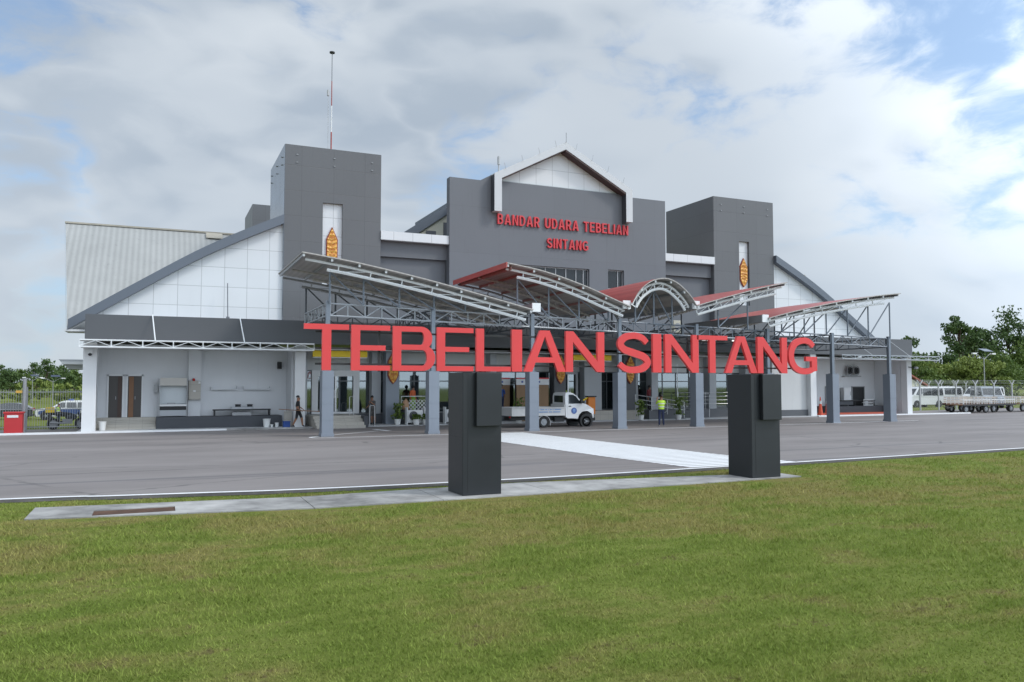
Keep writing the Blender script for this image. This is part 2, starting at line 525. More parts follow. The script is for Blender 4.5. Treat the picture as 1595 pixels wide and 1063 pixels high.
M_CARBLUE = mat('police_blue_paint', (0.04, 0.075, 0.22), 0.25, 0.0, 0.03, 1.0, coat=0.6)
M_CARDARK = mat('dark_car_paint', (0.03, 0.034, 0.042), 0.22, 0.0, 0.03, 1.0, coat=0.6)
M_CARSILVER = mat('silver_car_paint', (0.30, 0.32, 0.34), 0.3, 0.4, 0.03, 1.0, coat=0.6)
M_CARGLASS = mat('car_glass', (0.025, 0.03, 0.033), 0.06, 0.0, 0.02, 1.0, spec=0.9)
M_LAMP = mat('lamp_lens', (0.75, 0.76, 0.74), 0.15, 0.0, 0.02, 1.0)
M_TAIL = mat('tail_lamp', (0.45, 0.02, 0.02), 0.2, 0.0, 0.02, 1.0)
M_BLUEMARK = mat('blue_marking', (0.07, 0.12, 0.36), 0.5, 0.0, 0.05, 5.0)
M_BLUETEXT = mat('pale_blue_lettering', (0.17, 0.30, 0.55), 0.5, 0.0, 0.05, 5.0)
M_POT = mat('white_pot', (0.72, 0.73, 0.72), 0.5, 0.0, 0.05, 3.0)
M_BARK = mat('bark', (0.115, 0.085, 0.06), 0.9, 0.0, 0.2, 4.0, bump=1.0, bscale=15)
M_GLASS = glass_mat('tinted_glass', (0.012, 0.018, 0.02), 0.32)
M_WINGLASS = glass_mat('dark_window_glass', (0.02, 0.027, 0.033), 0.10, mirror=0.0, spec=0.35)
M_SOLAR = mat('solar_cell', (0.02, 0.035, 0.07), 0.15, 0.0, 0.03, 2.0)
M_TUBE = emit_mat('lit_tube', (1.0, 0.97, 0.92), 1.6)
M_SKIN = mat('skin', (0.30, 0.155, 0.095), 0.55, 0.0, 0.05, 6.0)
M_HAIR = mat('black_hair', (0.012, 0.011, 0.011), 0.5, 0.0, 0.1, 8.0)
M_HIVIS = mat('hi_vis_cloth', (0.50, 0.75, 0.06), 0.7, 0.0, 0.08, 6.0)
M_REFLECT = mat('reflective_tape', (0.72, 0.74, 0.72), 0.35, 0.0, 0.03, 6.0)
M_NAVY = mat('navy_cloth', (0.022, 0.032, 0.075), 0.8, 0.0, 0.1, 6.0)
M_BLACKCLOTH = mat('black_cloth', (0.02, 0.021, 0.024), 0.8, 0.0, 0.12, 6.0)
M_BLUECLOTH = mat('blue_cloth', (0.035, 0.085, 0.30), 0.8, 0.0, 0.1, 6.0)
M_REDCLOTH = mat('dark_red_cloth', (0.17, 0.025, 0.03), 0.8, 0.0, 0.1, 6.0)
M_ORANGECLOTH = mat('orange_cloth', (0.70, 0.16, 0.06), 0.8, 0.0, 0.1, 6.0)
M_GREENCLOTH = mat('lime_cloth', (0.24, 0.42, 0.06), 0.8, 0.0, 0.1, 6.0)
M_PATTERN = mat('patterned_cloth', (0.11, 0.105, 0.10), 0.8, 0.0, 0.9, 22.0)
M_SHOE = mat('pale_shoe', (0.45, 0.46, 0.47), 0.6, 0.0, 0.05, 6.0)


# ------------------------------------------------------------------ mesh helpers
OFF = {}


class MB:
    """collects shapes and links them as ONE mesh object"""
    def __init__(s):
        s.v, s.f, s.m = [], [], []

    def add(s, vs, fs, mi=0):
        o = len(s.v)
        s.v += [tuple(v) for v in vs]
        for f in fs:
            s.f.append(tuple(i + o for i in f))
            s.m.append(mi)
        return s

    def box(s, x0, x1, y0, y1, z0, z1, mi=0):
        return s.add([(x0, y0, z0), (x1, y0, z0), (x1, y1, z0), (x0, y1, z0), (x0, y0, z1), (x1, y0, z1), (x1, y1, z1), (x0, y1, z1)],
                     [(3, 2, 1, 0), (4, 5, 6, 7), (0, 1, 5, 4), (1, 2, 6, 5), (2, 3, 7, 6), (3, 0, 4, 7)], mi)

    def bar(s, p, q, w, h=None, mi=0):
        """square or flat bar from p to q"""
        p, q = Vector(p), Vector(q)
        h = h or w
        d = (q - p).normalized()
        a = Vector((0, 0, 1)) if abs(d.z) < 0.95 else Vector((0, 1, 0))
        u = d.cross(a).normalized()
        n = u.cross(d).normalized()
        vs = []
        for c in (p, q):
            for su, sn in ((-1, -1), (1, -1), (1, 1), (-1, 1)):
                vs.append(c + u * su * w / 2 + n * sn * h / 2)
        return s.add(vs, [(0, 1, 2, 3), (7, 6, 5, 4), (0, 4, 5, 1), (1, 5, 6, 2), (2, 6, 7, 3), (3, 7, 4, 0)], mi)

    def tube(s, pts, r, n=8, mi=0):
        """round pipe through points; r is one radius or one per point"""
        pts = [Vector(p) for p in pts]
        rs = r if hasattr(r, '__len__') else [r] * len(pts)
        vs, fs = [], []
        u = None
        for i, p in enumerate(pts):
            d = (pts[min(i + 1, len(pts) - 1)] - pts[max(i - 1, 0)]).normalized()
            if u is None:
                a = Vector((0, 0, 1)) if abs(d.z) < 0.9 else Vector((1, 0, 0))
                u = d.cross(a).normalized()
            else:
                u = (u - d * u.dot(d)).normalized()
            w = d.cross(u)
            for k in range(n):
                t = 2 * PI * k / n
                vs.append(p + (u * math.cos(t) + w * math.sin(t)) * rs[i])
        for i in range(len(pts) - 1):
            for k in range(n):
                a, b = i * n + k, i * n + (k + 1) % n
                fs.append((a, b, b + n, a + n))
        fs.append(tuple(range(n - 1, -1, -1)))
        fs.append(tuple((len(pts) - 1) * n + k for k in range(n)))
        return s.add(vs, fs, mi)

    def cyl(s, c, axis, r, l, n=16, mi=0, r2=None):
        c, a = Vector(c), Vector(axis).normalized()
        return s.tube([c - a * l / 2, c + a * l / 2], [r, r if r2 is None else r2], n, mi)

    def prism(s, contours, y0, y1, mi=0, tr=None):
        """polygon(s with holes) in x-z, extruded from y0 (front) to y1"""
        cs = [[Vector((p[0], p[1], 0)) for p in c] for c in contours]
        flat = [p for c in cs for p in c]
        tris = tessellate_polygon(cs)
        n = len(flat)
        T = tr or (lambda x, y, z: (x, y, z))
        vs = [T(p.x, y0, p.y) for p in flat] + [T(p.x, y1, p.y) for p in flat]
        fs = []
        for t in tris:
            a, b, c = (flat[i] for i in t)
            ar = (b.x - a.x) * (c.y - a.y) - (c.x - a.x) * (b.y - a.y)
            t = t if ar > 0 else (t[0], t[2], t[1])
            fs.append(tuple(t))
            fs.append(tuple(i + n for i in reversed(t)))
        k = 0
        for c in cs:
            ar = sum(c[i].x * c[(i + 1) % len(c)].y - c[(i + 1) % len(c)].x * c[i].y for i in range(len(c)))
            outer = c is cs[0]
            for i in range(len(c)):
                a, b = k + i, k + (i + 1) % len(c)
                q = (a, a + n, b + n, b) if (ar > 0) == outer else (b, b + n, a + n, a)
                fs.append(q)
            k += len(c)
        return s.add(vs, fs, mi)

    def sheet(s, rows, th=0.0, mi=0, mi2=None):
        """grid surface from rows of points; th>0 gives it thickness below"""
        nr, nc = len(rows), len(rows[0])
        pts = [Vector(p) for r_ in rows for p in r_]
        fs = [(i * nc + j, i * nc + j + 1, (i + 1) * nc + j + 1, (i + 1) * nc + j) for i in range(nr - 1) for j in range(nc - 1)]
        s.add(pts, fs, mi)
        if th:
            s.add([p - Vector((0, 0, th)) for p in pts], [tuple(reversed(f)) for f in fs], mi if mi2 is None else mi2)
            edge = [(0, j) for j in range(nc)] + [(i, nc - 1) for i in range(1, nr)] + [(nr - 1, j) for j in range(nc - 2, -1, -1)] + [(i, 0) for i in range(nr - 2, 0, -1)]
            idx = [i * nc + j for i, j in edge]
            ring = [pts[i] for i in idx] + [pts[i] - Vector((0, 0, th)) for i in idx]
            n = len(idx)
            s.add(ring, [(i + n, (i + 1) % n + n, (i + 1) % n, i) for i in range(n)], mi if mi2 is None else mi2)
        return s

    def ball(s, c, rx, ry, rz, seg=10, rings=7, mi=0, zmin=-1.0):
        vs, fs = [], []
        for i in range(rings + 1):
            ph = PI * i / rings
            for k in range(seg):
                t = 2 * PI * k / seg
                vs.append((c[0] + rx * math.sin(ph) * math.cos(t), c[1] + ry * math.sin(ph) * math.sin(t), c[2] + rz * max(math.cos(ph), zmin)))
        for i in range(rings):
            for k in range(seg):
                a, b = i * seg + k, i * seg + (k + 1) % seg
                fs.append((a, a + seg, b + seg, b))
        return s.add(vs, fs, mi)

    def build(s, name, mats, parent=None, smooth=False, bevel=0.0):
        me = bpy.data.meshes.new(name)
        off = OFF.get(parent.name, Vector()) if parent else Vector()
        me.from_pydata([(v[0] - off.x, v[1] - off.y, v[2] - off.z) for v in s.v], [], s.f)
        for m in (mats if isinstance(mats, (list, tuple)) else [mats]):
            me.materials.append(m)
        me.polygons.foreach_set('material_index', s.m)
        if smooth:
            me.polygons.foreach_set('use_smooth', [True] * len(me.polygons))
        me.update()
        o = bpy.data.objects.new(name, me)
        col.objects.link(o)
        if parent:
            o.parent = parent
            OFF[o.name] = off
        if bevel:
            b = o.modifiers.new('bevel', 'BEVEL')
            b.width = bevel
            b.segments = 2
            b.limit_method = 'ANGLE'
        return o


def tag(o, label=None, cat=None, group=None, kind=None):
    if label: o['label'] = label
    if cat: o['category'] = cat
    if group: o['group'] = group
    if kind: o['kind'] = kind
    return o


def thing(name, loc, label, cat, group=None, local=False, rz=0.0):
    """an Empty at the thing's base; parts are given in world coordinates unless local"""
    o = bpy.data.objects.new(name, None)
    o.empty_display_size = 0.2
    col.objects.link(o)
    o.location = loc
    o.rotation_euler = (0, 0, rz)
    OFF[o.name] = Vector() if local else Vector(loc)
    return tag(o, label, cat, group)


def dup(root, loc=None, rz=None, label=None, scale=None):
    """a copy of a thing, its parts and their sub-parts"""
    c = root.copy()
    col.objects.link(c)
    if loc is not None: c.location = loc
    if rz is not None: c.rotation_euler = (0, 0, rz)
    if scale is not None: c.scale = (scale,) * 3 if not hasattr(scale, '__len__') else scale
    if label: c['label'] = label
    for ch in list(root.children):
        d = ch.copy()
        col.objects.link(d)
        d.parent = c
        for g in list(ch.children):
            e = g.copy()
            col.objects.link(e)
            e.parent = d
    return c


def one(name, mb, mats, label, cat, group=None, **kw):
    return tag(mb.build(name, mats, None, **kw), label, cat, group)


def struct(name, mb, mats, **kw):
    return tag(mb.build(name, mats, None, **kw), kind='structure')


def box(*a):
    return MB().box(*a)


def interp(pts, x):
    for (x0, z0), (x1, z1) in zip(pts, pts[1:]):
        if x <= x1:
            return z0 + (z1 - z0) * (x - x0) / (x1 - x0)
    (x0, z0), (x1, z1) = pts[-2:]
    return z0 + (z1 - z0) * (x - x0) / (x1 - x0)


def smooth_curve(pts, n=6):
    """Catmull-Rom through 2-D points"""
    P = [Vector((p[0], p[1], 0)) for p in pts]
    out = []
    for i in range(len(P) - 1):
        p0, p1, p2, p3 = P[max(i - 1, 0)], P[i], P[i + 1], P[min(i + 2, len(P) - 1)]
        for k in range(n):
            t = k / n
            q = 0.5 * ((2 * p1) + (p2 - p0) * t + (2 * p0 - 5 * p1 + 4 * p2 - p3) * t * t + (3 * p1 - p0 - 3 * p2 + p3) * t ** 3)
            out.append((q.x, q.y))
    out.append((P[-1].x, P[-1].y))
    return out


# ------------------------------------------------------------------ letters
def arc(cx, cy, rx, ry, a0, a1, n=12):
    return [(cx + rx * math.cos(R(a0 + (a1 - a0) * i / n)), cy + ry * math.sin(R(a0 + (a1 - a0) * i / n))) for i in range(n + 1)]


def stroke(pts, th):
    """outline of a pen stroke of width th (one width per point or one for all)"""
    n = len(pts)
    L, Rr = [], []
    for i in range(n):
        a, b = pts[max(i - 1, 0)], pts[min(i + 1, n - 1)]
        dx, dy = b[0] - a[0], b[1] - a[1]
        l = math.hypot(dx, dy) or 1
        t = th(i / (n - 1)) if callable(th) else th
        L.append((pts[i][0] - dy / l * t / 2, pts[i][1] + dx / l * t / 2))
        Rr.append((pts[i][0] + dy / l * t / 2, pts[i][1] - dx / l * t / 2))
    return L + Rr[::-1]


def glyph(ch, w, h, v, b):
    """list of shapes; each shape is a list of contours (outline, then holes) in a w x h box; v stem, b bar width"""
    c = w / 2
    if ch == 'T':
        return [[[(0, h), (0, h - b), (c - v / 2, h - b), (c - v / 2, 0), (c + v / 2, 0), (c + v / 2, h - b), (w, h - b), (w, h)]]]
    if ch == 'I':
        return [[[(0, 0), (w, 0), (w, h), (0, h)]]]
    if ch == 'L':
        return [[[(0, 0), (w, 0), (w, b), (v, b), (v, h), (0, h)]]]
    if ch == 'E':
        m = h * 0.5
        return [[[(0, 0), (w, 0), (w, b), (v, b), (v, m - b / 2), (w * 0.88, m - b / 2), (w * 0.88, m + b / 2), (v, m + b / 2), (v, h - b), (w, h - b), (w, h), (0, h)]]]
    if ch == 'N':
        d = v * 1.05
        return [[[(0, 0), (v, 0), (v, h * 0.74), (w - d, 0), (w, 0), (w, h), (w - v, h), (w - v, h * 0.26), (d, h), (0, h)]]]
    if ch == 'A':
        t = v * 1.05
        a0, a1 = c - t * 0.62, c + t * 0.62
        xl = lambda z: a0 * z / h
        yb, yt = h * 0.22, h * 0.22 + b
        inl = lambda z: t * 1.08 + (c - t * 1.08) * z / (h * 0.86)
        inr = lambda z: w - inl(z)
        return [[[(0, 0), (t * 1.08, 0), (inl(yb), yb), (inr(yb), yb), (w - t * 1.08, 0), (w, 0), (a1, h), (a0, h)],
                 [(inl(yt), yt), (c, h * 0.86), (inr(yt), yt)]]]
    if ch in 'BRD':
        if ch == 'D':
            rx = min(w * 0.55, h * 0.5)
            return [[[(0, 0)] + arc(w - rx, h / 2, rx, h / 2, -90, 90, 18) + [(0, h)],
                     [(v, b)] + arc(w - rx, h / 2, rx - v, h / 2 - b, -90, 90, 18) + [(v, h - b)]]]
        hb = h * (0.53 if ch == 'B' else 0.46)
        r2 = (h - hb + b * 0.5) / 2
        w2 = w * (0.93 if ch == 'B' else 0.96)
        cy2 = h - r2
        if ch == 'B':
            r1 = (hb + b * 0.5) / 2
            wx = w2 - r2 * 0.42
            up = [p for p in arc(w2 - r2, cy2, r2, r2, -90, 90, 20) if p[1] >= hb]
            lo = [p for p in arc(w - r1, r1, r1, r1, -90, 90, 20) if p[1] <= hb]
            return [[[(0, 0)] + lo + up + [(0, h)],
                     [(v, b)] + arc(w - r1, r1, r1 - v, r1 - b, -90, 90, 12) + [(v, 2 * r1 - b)],
                     [(v, h - 2 * r2 + b)] + arc(w2 - r2, cy2, r2 - v, r2 - b, -90, 90, 12) + [(v, h - b)]]]
        zb = h - 2 * r2
        return [[[(0, 0), (v, 0), (v, zb), (w * 0.46, zb), (w - v * 1.15, 0), (w, 0), (w * 0.66, zb + 0.02 * h)] + arc(w2 - r2, cy2, r2, r2, -75, 90, 14) + [(0, h)],
                 [(v, zb + b)] + arc(w2 - r2, cy2, r2 - v, r2 - b, -90, 90, 12) + [(v, h - b)]]]
    if ch == 'U':
        ry = h * 0.38
        return [[[(0, h), (0, ry)] + arc(c, ry, c, ry, 180, 360, 18) + [(w, h), (w - v, h), (w - v, ry)] + arc(c, ry, c - v, ry - b, 360, 180, 18) + [(v, h)]]]
    t = (v + b) / 2
    ix = lambda p: t / 2 + p * (w - t)
    iz = lambda p: t / 2 + p * (h - t) - 0.0
    if ch == 'S':
        q = [(0.97, 0.80), (0.80, 0.94), (0.52, 1.0), (0.20, 0.945), (0.03, 0.77), (0.14, 0.60), (0.48, 0.50), (0.86, 0.385), (1.0, 0.22), (0.82, 0.05), (0.45, 0.0), (0.18, 0.045), (0.0, 0.17)]
        cs = smooth_curve([(ix(x), iz(z)) for x, z in q], 5)
        f = lambda s_: t * (0.86 + 0.26 * math.sin(PI * s_))
        return [[stroke(cs, f)]]
    if ch == 'G':
        q = [(0.96, 0.82), (0.80, 0.95), (0.56, 1.0), (0.25, 0.93), (0.06, 0.74), (0.0, 0.50), (0.06, 0.26), (0.25, 0.07), (0.56, 0.0), (0.82, 0.03), (1.0, 0.12)]
        cs = smooth_curve([(ix(x), iz(z)) for x, z in q], 5)
        f = lambda s_: t * (0.84 + 0.3 * math.sin(PI * s_))
        zt = h * 0.48
        return [[stroke(cs, f)], [[(w - v, h * 0.06), (w, h * 0.10), (w, zt), (w * 0.60, zt), (w * 0.60, zt - b), (w - v, zt - b)]]]
    return []


def letter(ch, x, z, w, h, v, b, yfront, depth):
    m = MB()
    for i, sh in enumerate(glyph(ch, w, h, v, b)):
        m.prism([[(px + x, pz + z) for px, pz in c] for c in sh], yfront - 0.003 * i, yfront + depth)
    return m


# ------------------------------------------------------------------ ground, apron, paint, slab
def ground_z(x, y):
    """level, except for the car park left of the terminal, which lies about a metre lower"""
    ss = lambda t: max(0, min(1, t)) ** 2 * (3 - 2 * max(0, min(1, t)))
    return -0.95 * ss((y - 49.0) / 18.0) * ss((2.0 - x) / 4.0)


struct('ground', MB().sheet([[(x, y, ground_z(x, y)) for x in (-900, -300, -100, -60, -30, -15, -8, -4, -3, -2, -1, 0, 1, 2, 3, 20, 60, 150, 400, 1500)] for y in (-300, -50, 0, 10, 20, 30, 40, 47, 49, 51, 53, 55, 57, 59, 61, 63, 65, 67, 70, 100, 200, 500, 1500)]), MATS['soil'])
NEAR = [(-70, 22.5), (-40, 20.6), (-14, 19.5), (-2.78, 18.64), (-0.95, 18.32), (0.99, 18.02), (3.05, 17.72), (7.46, 17.55), (11, 17.65), (14.54, 17.85), (16.43, 17.95), (21.66, 18.22), (28.22, 18.63), (40, 19.3), (70, 21), (160, 26)]


def ribbon(pts, y0, y1, z):
    m = MB()
    m.sheet([[(x, y + y0, z) for x, y in pts], [(x, y + y1, z) for x, y in pts]])
    return m


near = smooth_curve(NEAR, 4)
apron = MB()
FAR = lambda x: 46.5 if x < -3.3 else (47.0 if x < 52 else 47.0 + min((x - 52) * 0.16, 4.0))
apron.sheet([[(x, y, 0.004) for x, y in near], [(x, FAR(x), 0.004) for x, y in near]])
struct('road', apron, MATS['asphalt'])
struct('tar_edge', ribbon(near, -0.50, -0.03, 0.008), M_TAR)
struct('edge_line', ribbon(near, 0.0, 0.16, 0.012), M_LINE)
# line in front of the canopy columns, bending back at its left end
cl = smooth_curve([(9.9, 38.2), (7.6, 36.3), (6.2, 34.95), (6.15, 34.45), (7.2, 34.25), (16.4, 34.3), (26, 34.5), (36, 34.9), (43.6, 35.4)], 6)
m = MB()
rowa, rowb = [], []
for i, (x, y) in enumerate(cl):
    a, b = cl[max(i - 1, 0)], cl[min(i + 1, len(cl) - 1)]
    dx, dy = b[0] - a[0], b[1] - a[1]
    l = math.hypot(dx, dy)
    rowa.append((x + dy / l * 0.07, y - dx / l * 0.07, 0.012))
    rowb.append((x - dy / l * 0.07, y + dx / l * 0.07, 0.012))
m.sheet([rowa, rowb])
struct('column_line', m, M_LINE)
struct('bay_line', MB().add([(10.2, 37.9, 0.012), (10.5, 37.9, 0.012), (10.2, 39.6, 0.012), (9.9, 39.6, 0.012)], [(0, 1, 2, 3)]), M_LINE)
# pedestrian crossing: narrow white bars across a slightly skewed path
m = MB()
n = 44
for i in range(n):
    t0, t1 = i / n, (i + 0.80) / n
    y0, y1 = 18.1 + 16.1 * t0, 18.1 + 16.1 * t1
    lx = lambda y: interp([(18.07, 13.41), (22.1, 12.92), (29.2, 12.45), (34.3, 12.15)], y)
    rx = lambda y: interp([(18.07, 17.25), (20.6, 16.75), (26.0, 16.3), (31.5, 15.95), (34.3, 15.75)], y)
    m.add([(lx(y0), y0, 0.012), (rx(y0), y0, 0.012), (rx(y1), y1, 0.012), (lx(y1), y1, 0.012)], [(0, 1, 2, 3)])
struct('crossing_paint', m, M_LINE)
# concrete slab under the sign, with a broken inspection hole at its left end
sl_near = lambda x: interp([(-2.01, 15.75), (2.6, 15.0), (6.5, 15.0), (12.99, 15.15), (14.5, 15.2)], x)
sl_far = lambda x: interp([(-1.97, 17.1), (2.84, 16.55), (7.4, 16.9), (12.99, 16.2), (14.72, 15.95)], x)
m = MB()
hx0, hx1, hy0, hy1 = -0.98, 0.36, 15.66, 16.28
xs = [-2.0, hx0, hx1, 2.7, 5.2, 7.7, 10.2, 12.6, 14.6]
for x0, x1 in zip(xs, xs[1:]):
    a, b = x0 + 0.008, x1 - 0.008
    if x0 == hx0:
        a, b = x0, x1
        for ya, yb in (('n', hy0), (hy1, 'f')):
            p0 = (sl_near(a) if ya == 'n' else ya, sl_near(b) if ya == 'n' else ya)
            p1 = (sl_far(a) if yb == 'f' else yb, sl_far(b) if yb == 'f' else yb)
            m.add([(a, p0[0], 0.0), (b, p0[1], 0.0), (b, p1[1], 0.0), (a, p1[0], 0.0), (a, p0[0], 0.022), (b, p0[1], 0.022), (b, p1[1], 0.022), (a, p1[0], 0.022)],
                  [(4, 5, 6, 7), (0, 1, 5, 4), (1, 2, 6, 5), (2, 3, 7, 6), (3, 0, 4, 7)])
        continue
    if x1 == hx0: b = x1
    if x0 == hx1: a = x0
    m.add([(a, sl_near(a), 0.0), (b, sl_near(b), 0.0), (b, sl_far(b), 0.0), (a, sl_far(a), 0.0), (a, sl_near(a), 0.022), (b, sl_near(b), 0.022), (b, sl_far(b), 0.022), (a, sl_far(a), 0.022)],
          [(4, 5, 6, 7), (0, 1, 5, 4), (1, 2, 6, 5), (2, 3, 7, 6), (3, 0, 4, 7)])
struct('paved_slab', m, M_CONC)
m = MB().add([(hx0, hy0, 0.006), (hx1, hy0, 0.006), (hx1, hy1, 0.006), (hx0, hy1, 0.006)], [(0, 1, 2, 3)])
struct('earth_pit', m, mat('rusty_earth', (0.085, 0.042, 0.024), 0.95, 0, 0.9, 7.0, bump=1.0, bscale=20))
# raised walk along the terminal and its kerb
m = box(-3.4, 7.3, 41.95, 46.0, 0.0, 0.05).box(7.3, 42.0, 42.1, 46.0, 0.0, 0.052).box(42.0, 52.6, 42.2, 46.0, 0.0, 0.05)
struct('pavement', m, M_KERB)
struct('pavement_kerb', box(-12.0, 3.2, 41.72, 41.945, 0.0, 0.085).box(42.0, 57.5, 42.0, 42.195, 0.0, 0.085), M_LINE)

struct('kerb', box(3.21, 7.3, 41.74, 41.945, 0.0, 0.08), M_CONC)

# ------------------------------------------------------------------ the terminal building
T = thing('terminal_building', (24.2, 42.5, 0), 'grey and white airport terminal with twin towers and a gabled centre block', 'building')


def part(name, mb, mats, parent=T, label=None, **kw):
    return tag(mb.build(name, mats, parent, **kw), label)


# centre block, with real openings for its windows
bl = MB()
bl.prism([[(16.2, 5.0), (32.05, 5.0), (32.05, 14.98), (29.4, 14.98), (28.4, 15.1), (19.2, 15.1), (18.4, 15.02), (16.2, 15.02)],
          [(20.6, 8.62), (26.0, 8.62), (26.0, 9.87), (20.6, 9.87)], [(27.42, 8.62), (28.67, 8.62), (28.67, 9.93), (27.42, 9.93)]], 45.8, 46.35)
part('centre_block', bl, M_BLOCK)
part('hall_body', box(16.6, 31.7, 46.36, 62, 4.0, 11.2), M_SLATE)
for x0, x1, z0, z1, ms in ((20.6, 26.0, 8.62, 9.87, (21.6, 22.8, 23.55, 24.3, 25.05, 25.6)), (27.42, 28.67, 8.62, 9.93, (28.25,))):
    fr = MB()
    fr.box(x0, x1, 45.98, 46.06, z0, z0 + 0.07).box(x0, x1, 45.98, 46.06, z1 - 0.07, z1).box(x0, x0 + 0.07, 45.98, 46.06, z0 + 0.07, z1 - 0.07).box(x1 - 0.07, x1, 45.98, 46.06, z0 + 0.07, z1 - 0.07)
    for mx_ in ms:
        fr.box(mx_, mx_ + 0.06, 45.98, 46.06, z0 + 0.07, z1 - 0.07)
    w_ = part('window', fr, M_GREYSTEEL)
    part('pane', box(x0 + 0.07, x1 - 0.07, 46.02, 46.03, z0 + 0.07, z1 - 0.07), M_WINGLASS, w_)
# gable: white frame standing proud of the block, white panels inside it
apex = (23.99, 18.0)
og = [(18.96, 13.05), (18.96, 15.42), apex, (29.05, 15.37), (29.05, 13.15)]
ig = [(28.55, 13.15), (28.55, 15.12), (23.99, 17.52), (19.46, 15.16), (19.46, 13.05)]
part('gable_frame', MB().prism([og + ig], 45.25, 45.78), mat('pale_frame', (0.56, 0.58, 0.60), 0.5, 0, 0.04, 1.0, streak=0.06))
part('gable_frame', MB().prism([[(18.96, 15.44), (23.99, 18.02), (29.05, 15.39), (28.65, 15.19), (23.99, 17.6), (19.36, 15.23)]], 45.79, 47.5), M_WHITE)
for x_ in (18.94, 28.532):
    part('leg_shade_strip', box(x_, x_ + 0.017, 45.26, 45.77, 13.06, 15.36 if x_ < 20 else 15.2), M_DARK)  # thin dark strips paint the shade on the legs' left faces
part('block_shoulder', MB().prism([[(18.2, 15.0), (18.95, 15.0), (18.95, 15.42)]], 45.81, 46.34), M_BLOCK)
part('gable_panel', MB().prism([[(19.5, 15.1), (28.4, 15.1), (23.99, 17.45), (19.5, 15.12)]], 45.95, 46.3), M_WHITEPANEL)
part('main_roof', MB().prism([[(18.96, 15.4), (23.99, 17.98), (29.05, 15.35), (29.05, 15.1), (23.99, 17.5), (18.96, 15.1)]], 47.6, 62), M_RAKE)
M_SOFFIT = mat('brown_soffit', (0.075, 0.052, 0.050), 0.8, 0, 0.08, 2)
part('gable_soffit', MB().prism([[(28.53, 14.99), (28.53, 15.11), (23.99, 17.51), (23.99, 17.39)]], 45.27, 45.94), M_SOFFIT)
part('gable_soffit', MB().prism([[(19.48, 15.11), (23.985, 17.46), (23.985, 17.51), (19.48, 15.16)]], 45.27, 45.94), M_SOFFIT)
for i in range(4):
    t = (i + 0.6) / 4.2
    for sx in (-1, 1):
        x = 23.99 + sx * 5.0 * t
        z = 18.0 - 2.6 * t
        part('lightning_spike', MB().tube([(x, 45.2, z - 0.03), (x + sx * 0.10, 45.2, z + 0.36)], 0.010, 6), M_GREYSTEEL)
part('lightning_spike', MB().tube([(23.99, 45.2, 17.98), (23.99, 45.2, 18.6)], 0.022, 6), M_GREYSTEEL)
# sign letters on the block
def word(txt, x0, x1, z, h, parent, yf, dep, mt, ws):
    tot = sum(ws[c] for c in txt) + 0.22 * (len(txt) - 1)
    k = (x1 - x0) / tot
    x = x0
    for c in txt:
        if c != ' ':
            tag(letter(c, x, z, ws[c] * k, h, 0.235 * k, 0.19 * k, yf, dep).build('letter', mt, parent))
        x += (ws[c] + 0.22) * k


WS = {'A': 1.0, 'B': 0.86, 'D': 0.9, 'E': 0.80, 'G': 0.98, 'I': 0.235, 'L': 0.76, 'N': 0.90, 'R': 0.90, 'S': 0.86, 'T': 0.86, 'U': 0.88, ' ': 0.42}
word('BANDAR UDARA TEBELIAN', 19.35, 28.95, 12.33, 0.66, T, 45.66, 0.13, M_SIGNRED, WS)
word('SINTANG', 22.82, 25.85, 11.06, 0.64, T, 45.66, 0.13, M_SIGNRED, WS)
# towers
def tower(x0, x1, y0, y1, z, wx0, wx1, wz0, wz1):
    mb = MB()
    mb.box(x0, x1, y0 + 0.35, y1, 4.6, z - 0.5)
    mb.prism([[(x0, 4.6), (x1, 4.6), (x1, z), (x0, z)], [(wx0, wz0), (wx1, wz0), (wx1, wz1), (wx0, wz1)]], y0, y0 + 0.349)
    t = part('tower', mb, M_TOWER)
    mb = MB()
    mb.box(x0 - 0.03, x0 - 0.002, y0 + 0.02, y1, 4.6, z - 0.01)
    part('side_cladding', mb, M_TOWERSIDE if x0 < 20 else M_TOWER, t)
    part('parapet', box(x0, x1, y1 - 0.3, y1, z - 0.5, z - 0.01).box(x1 - 0.3, x1, y0 + 0.35, y1 - 0.3, z - 0.5, z - 0.01).box(x0, x0 + 0.3, y0 + 0.35, y1 - 0.3, z - 0.5, z - 0.01), M_TOWER, t)
    part('window_panel', box(wx0, wx1, y0 + 0.2, y0 + 0.345, wz0, wz1), M_WHITEPANEL, t)
    for fx in (0.12, 0.5, 0.9):
        for dz in (0.55, 1.0):
            X = x0 + (x1 - x0) * fx
            part('scaffold_cleat', box(X - 0.05, X + 0.05, y0 - 0.05, y0 - 0.002, z - dz - 0.018, z - dz + 0.018), M_GREYSTEEL, t)
    if x0 < 20:
        for fy in (0.15, 0.5, 0.9):
            for dz in (0.55, 1.0):
                Y = y0 + (y1 - y0) * fy
                part('scaffold_cleat', box(x0 - 0.10, x0 - 0.032, Y - 0.06, Y + 0.06, z - dz - 0.022, z - dz + 0.022), M_GREYSTEEL, t)
    return t


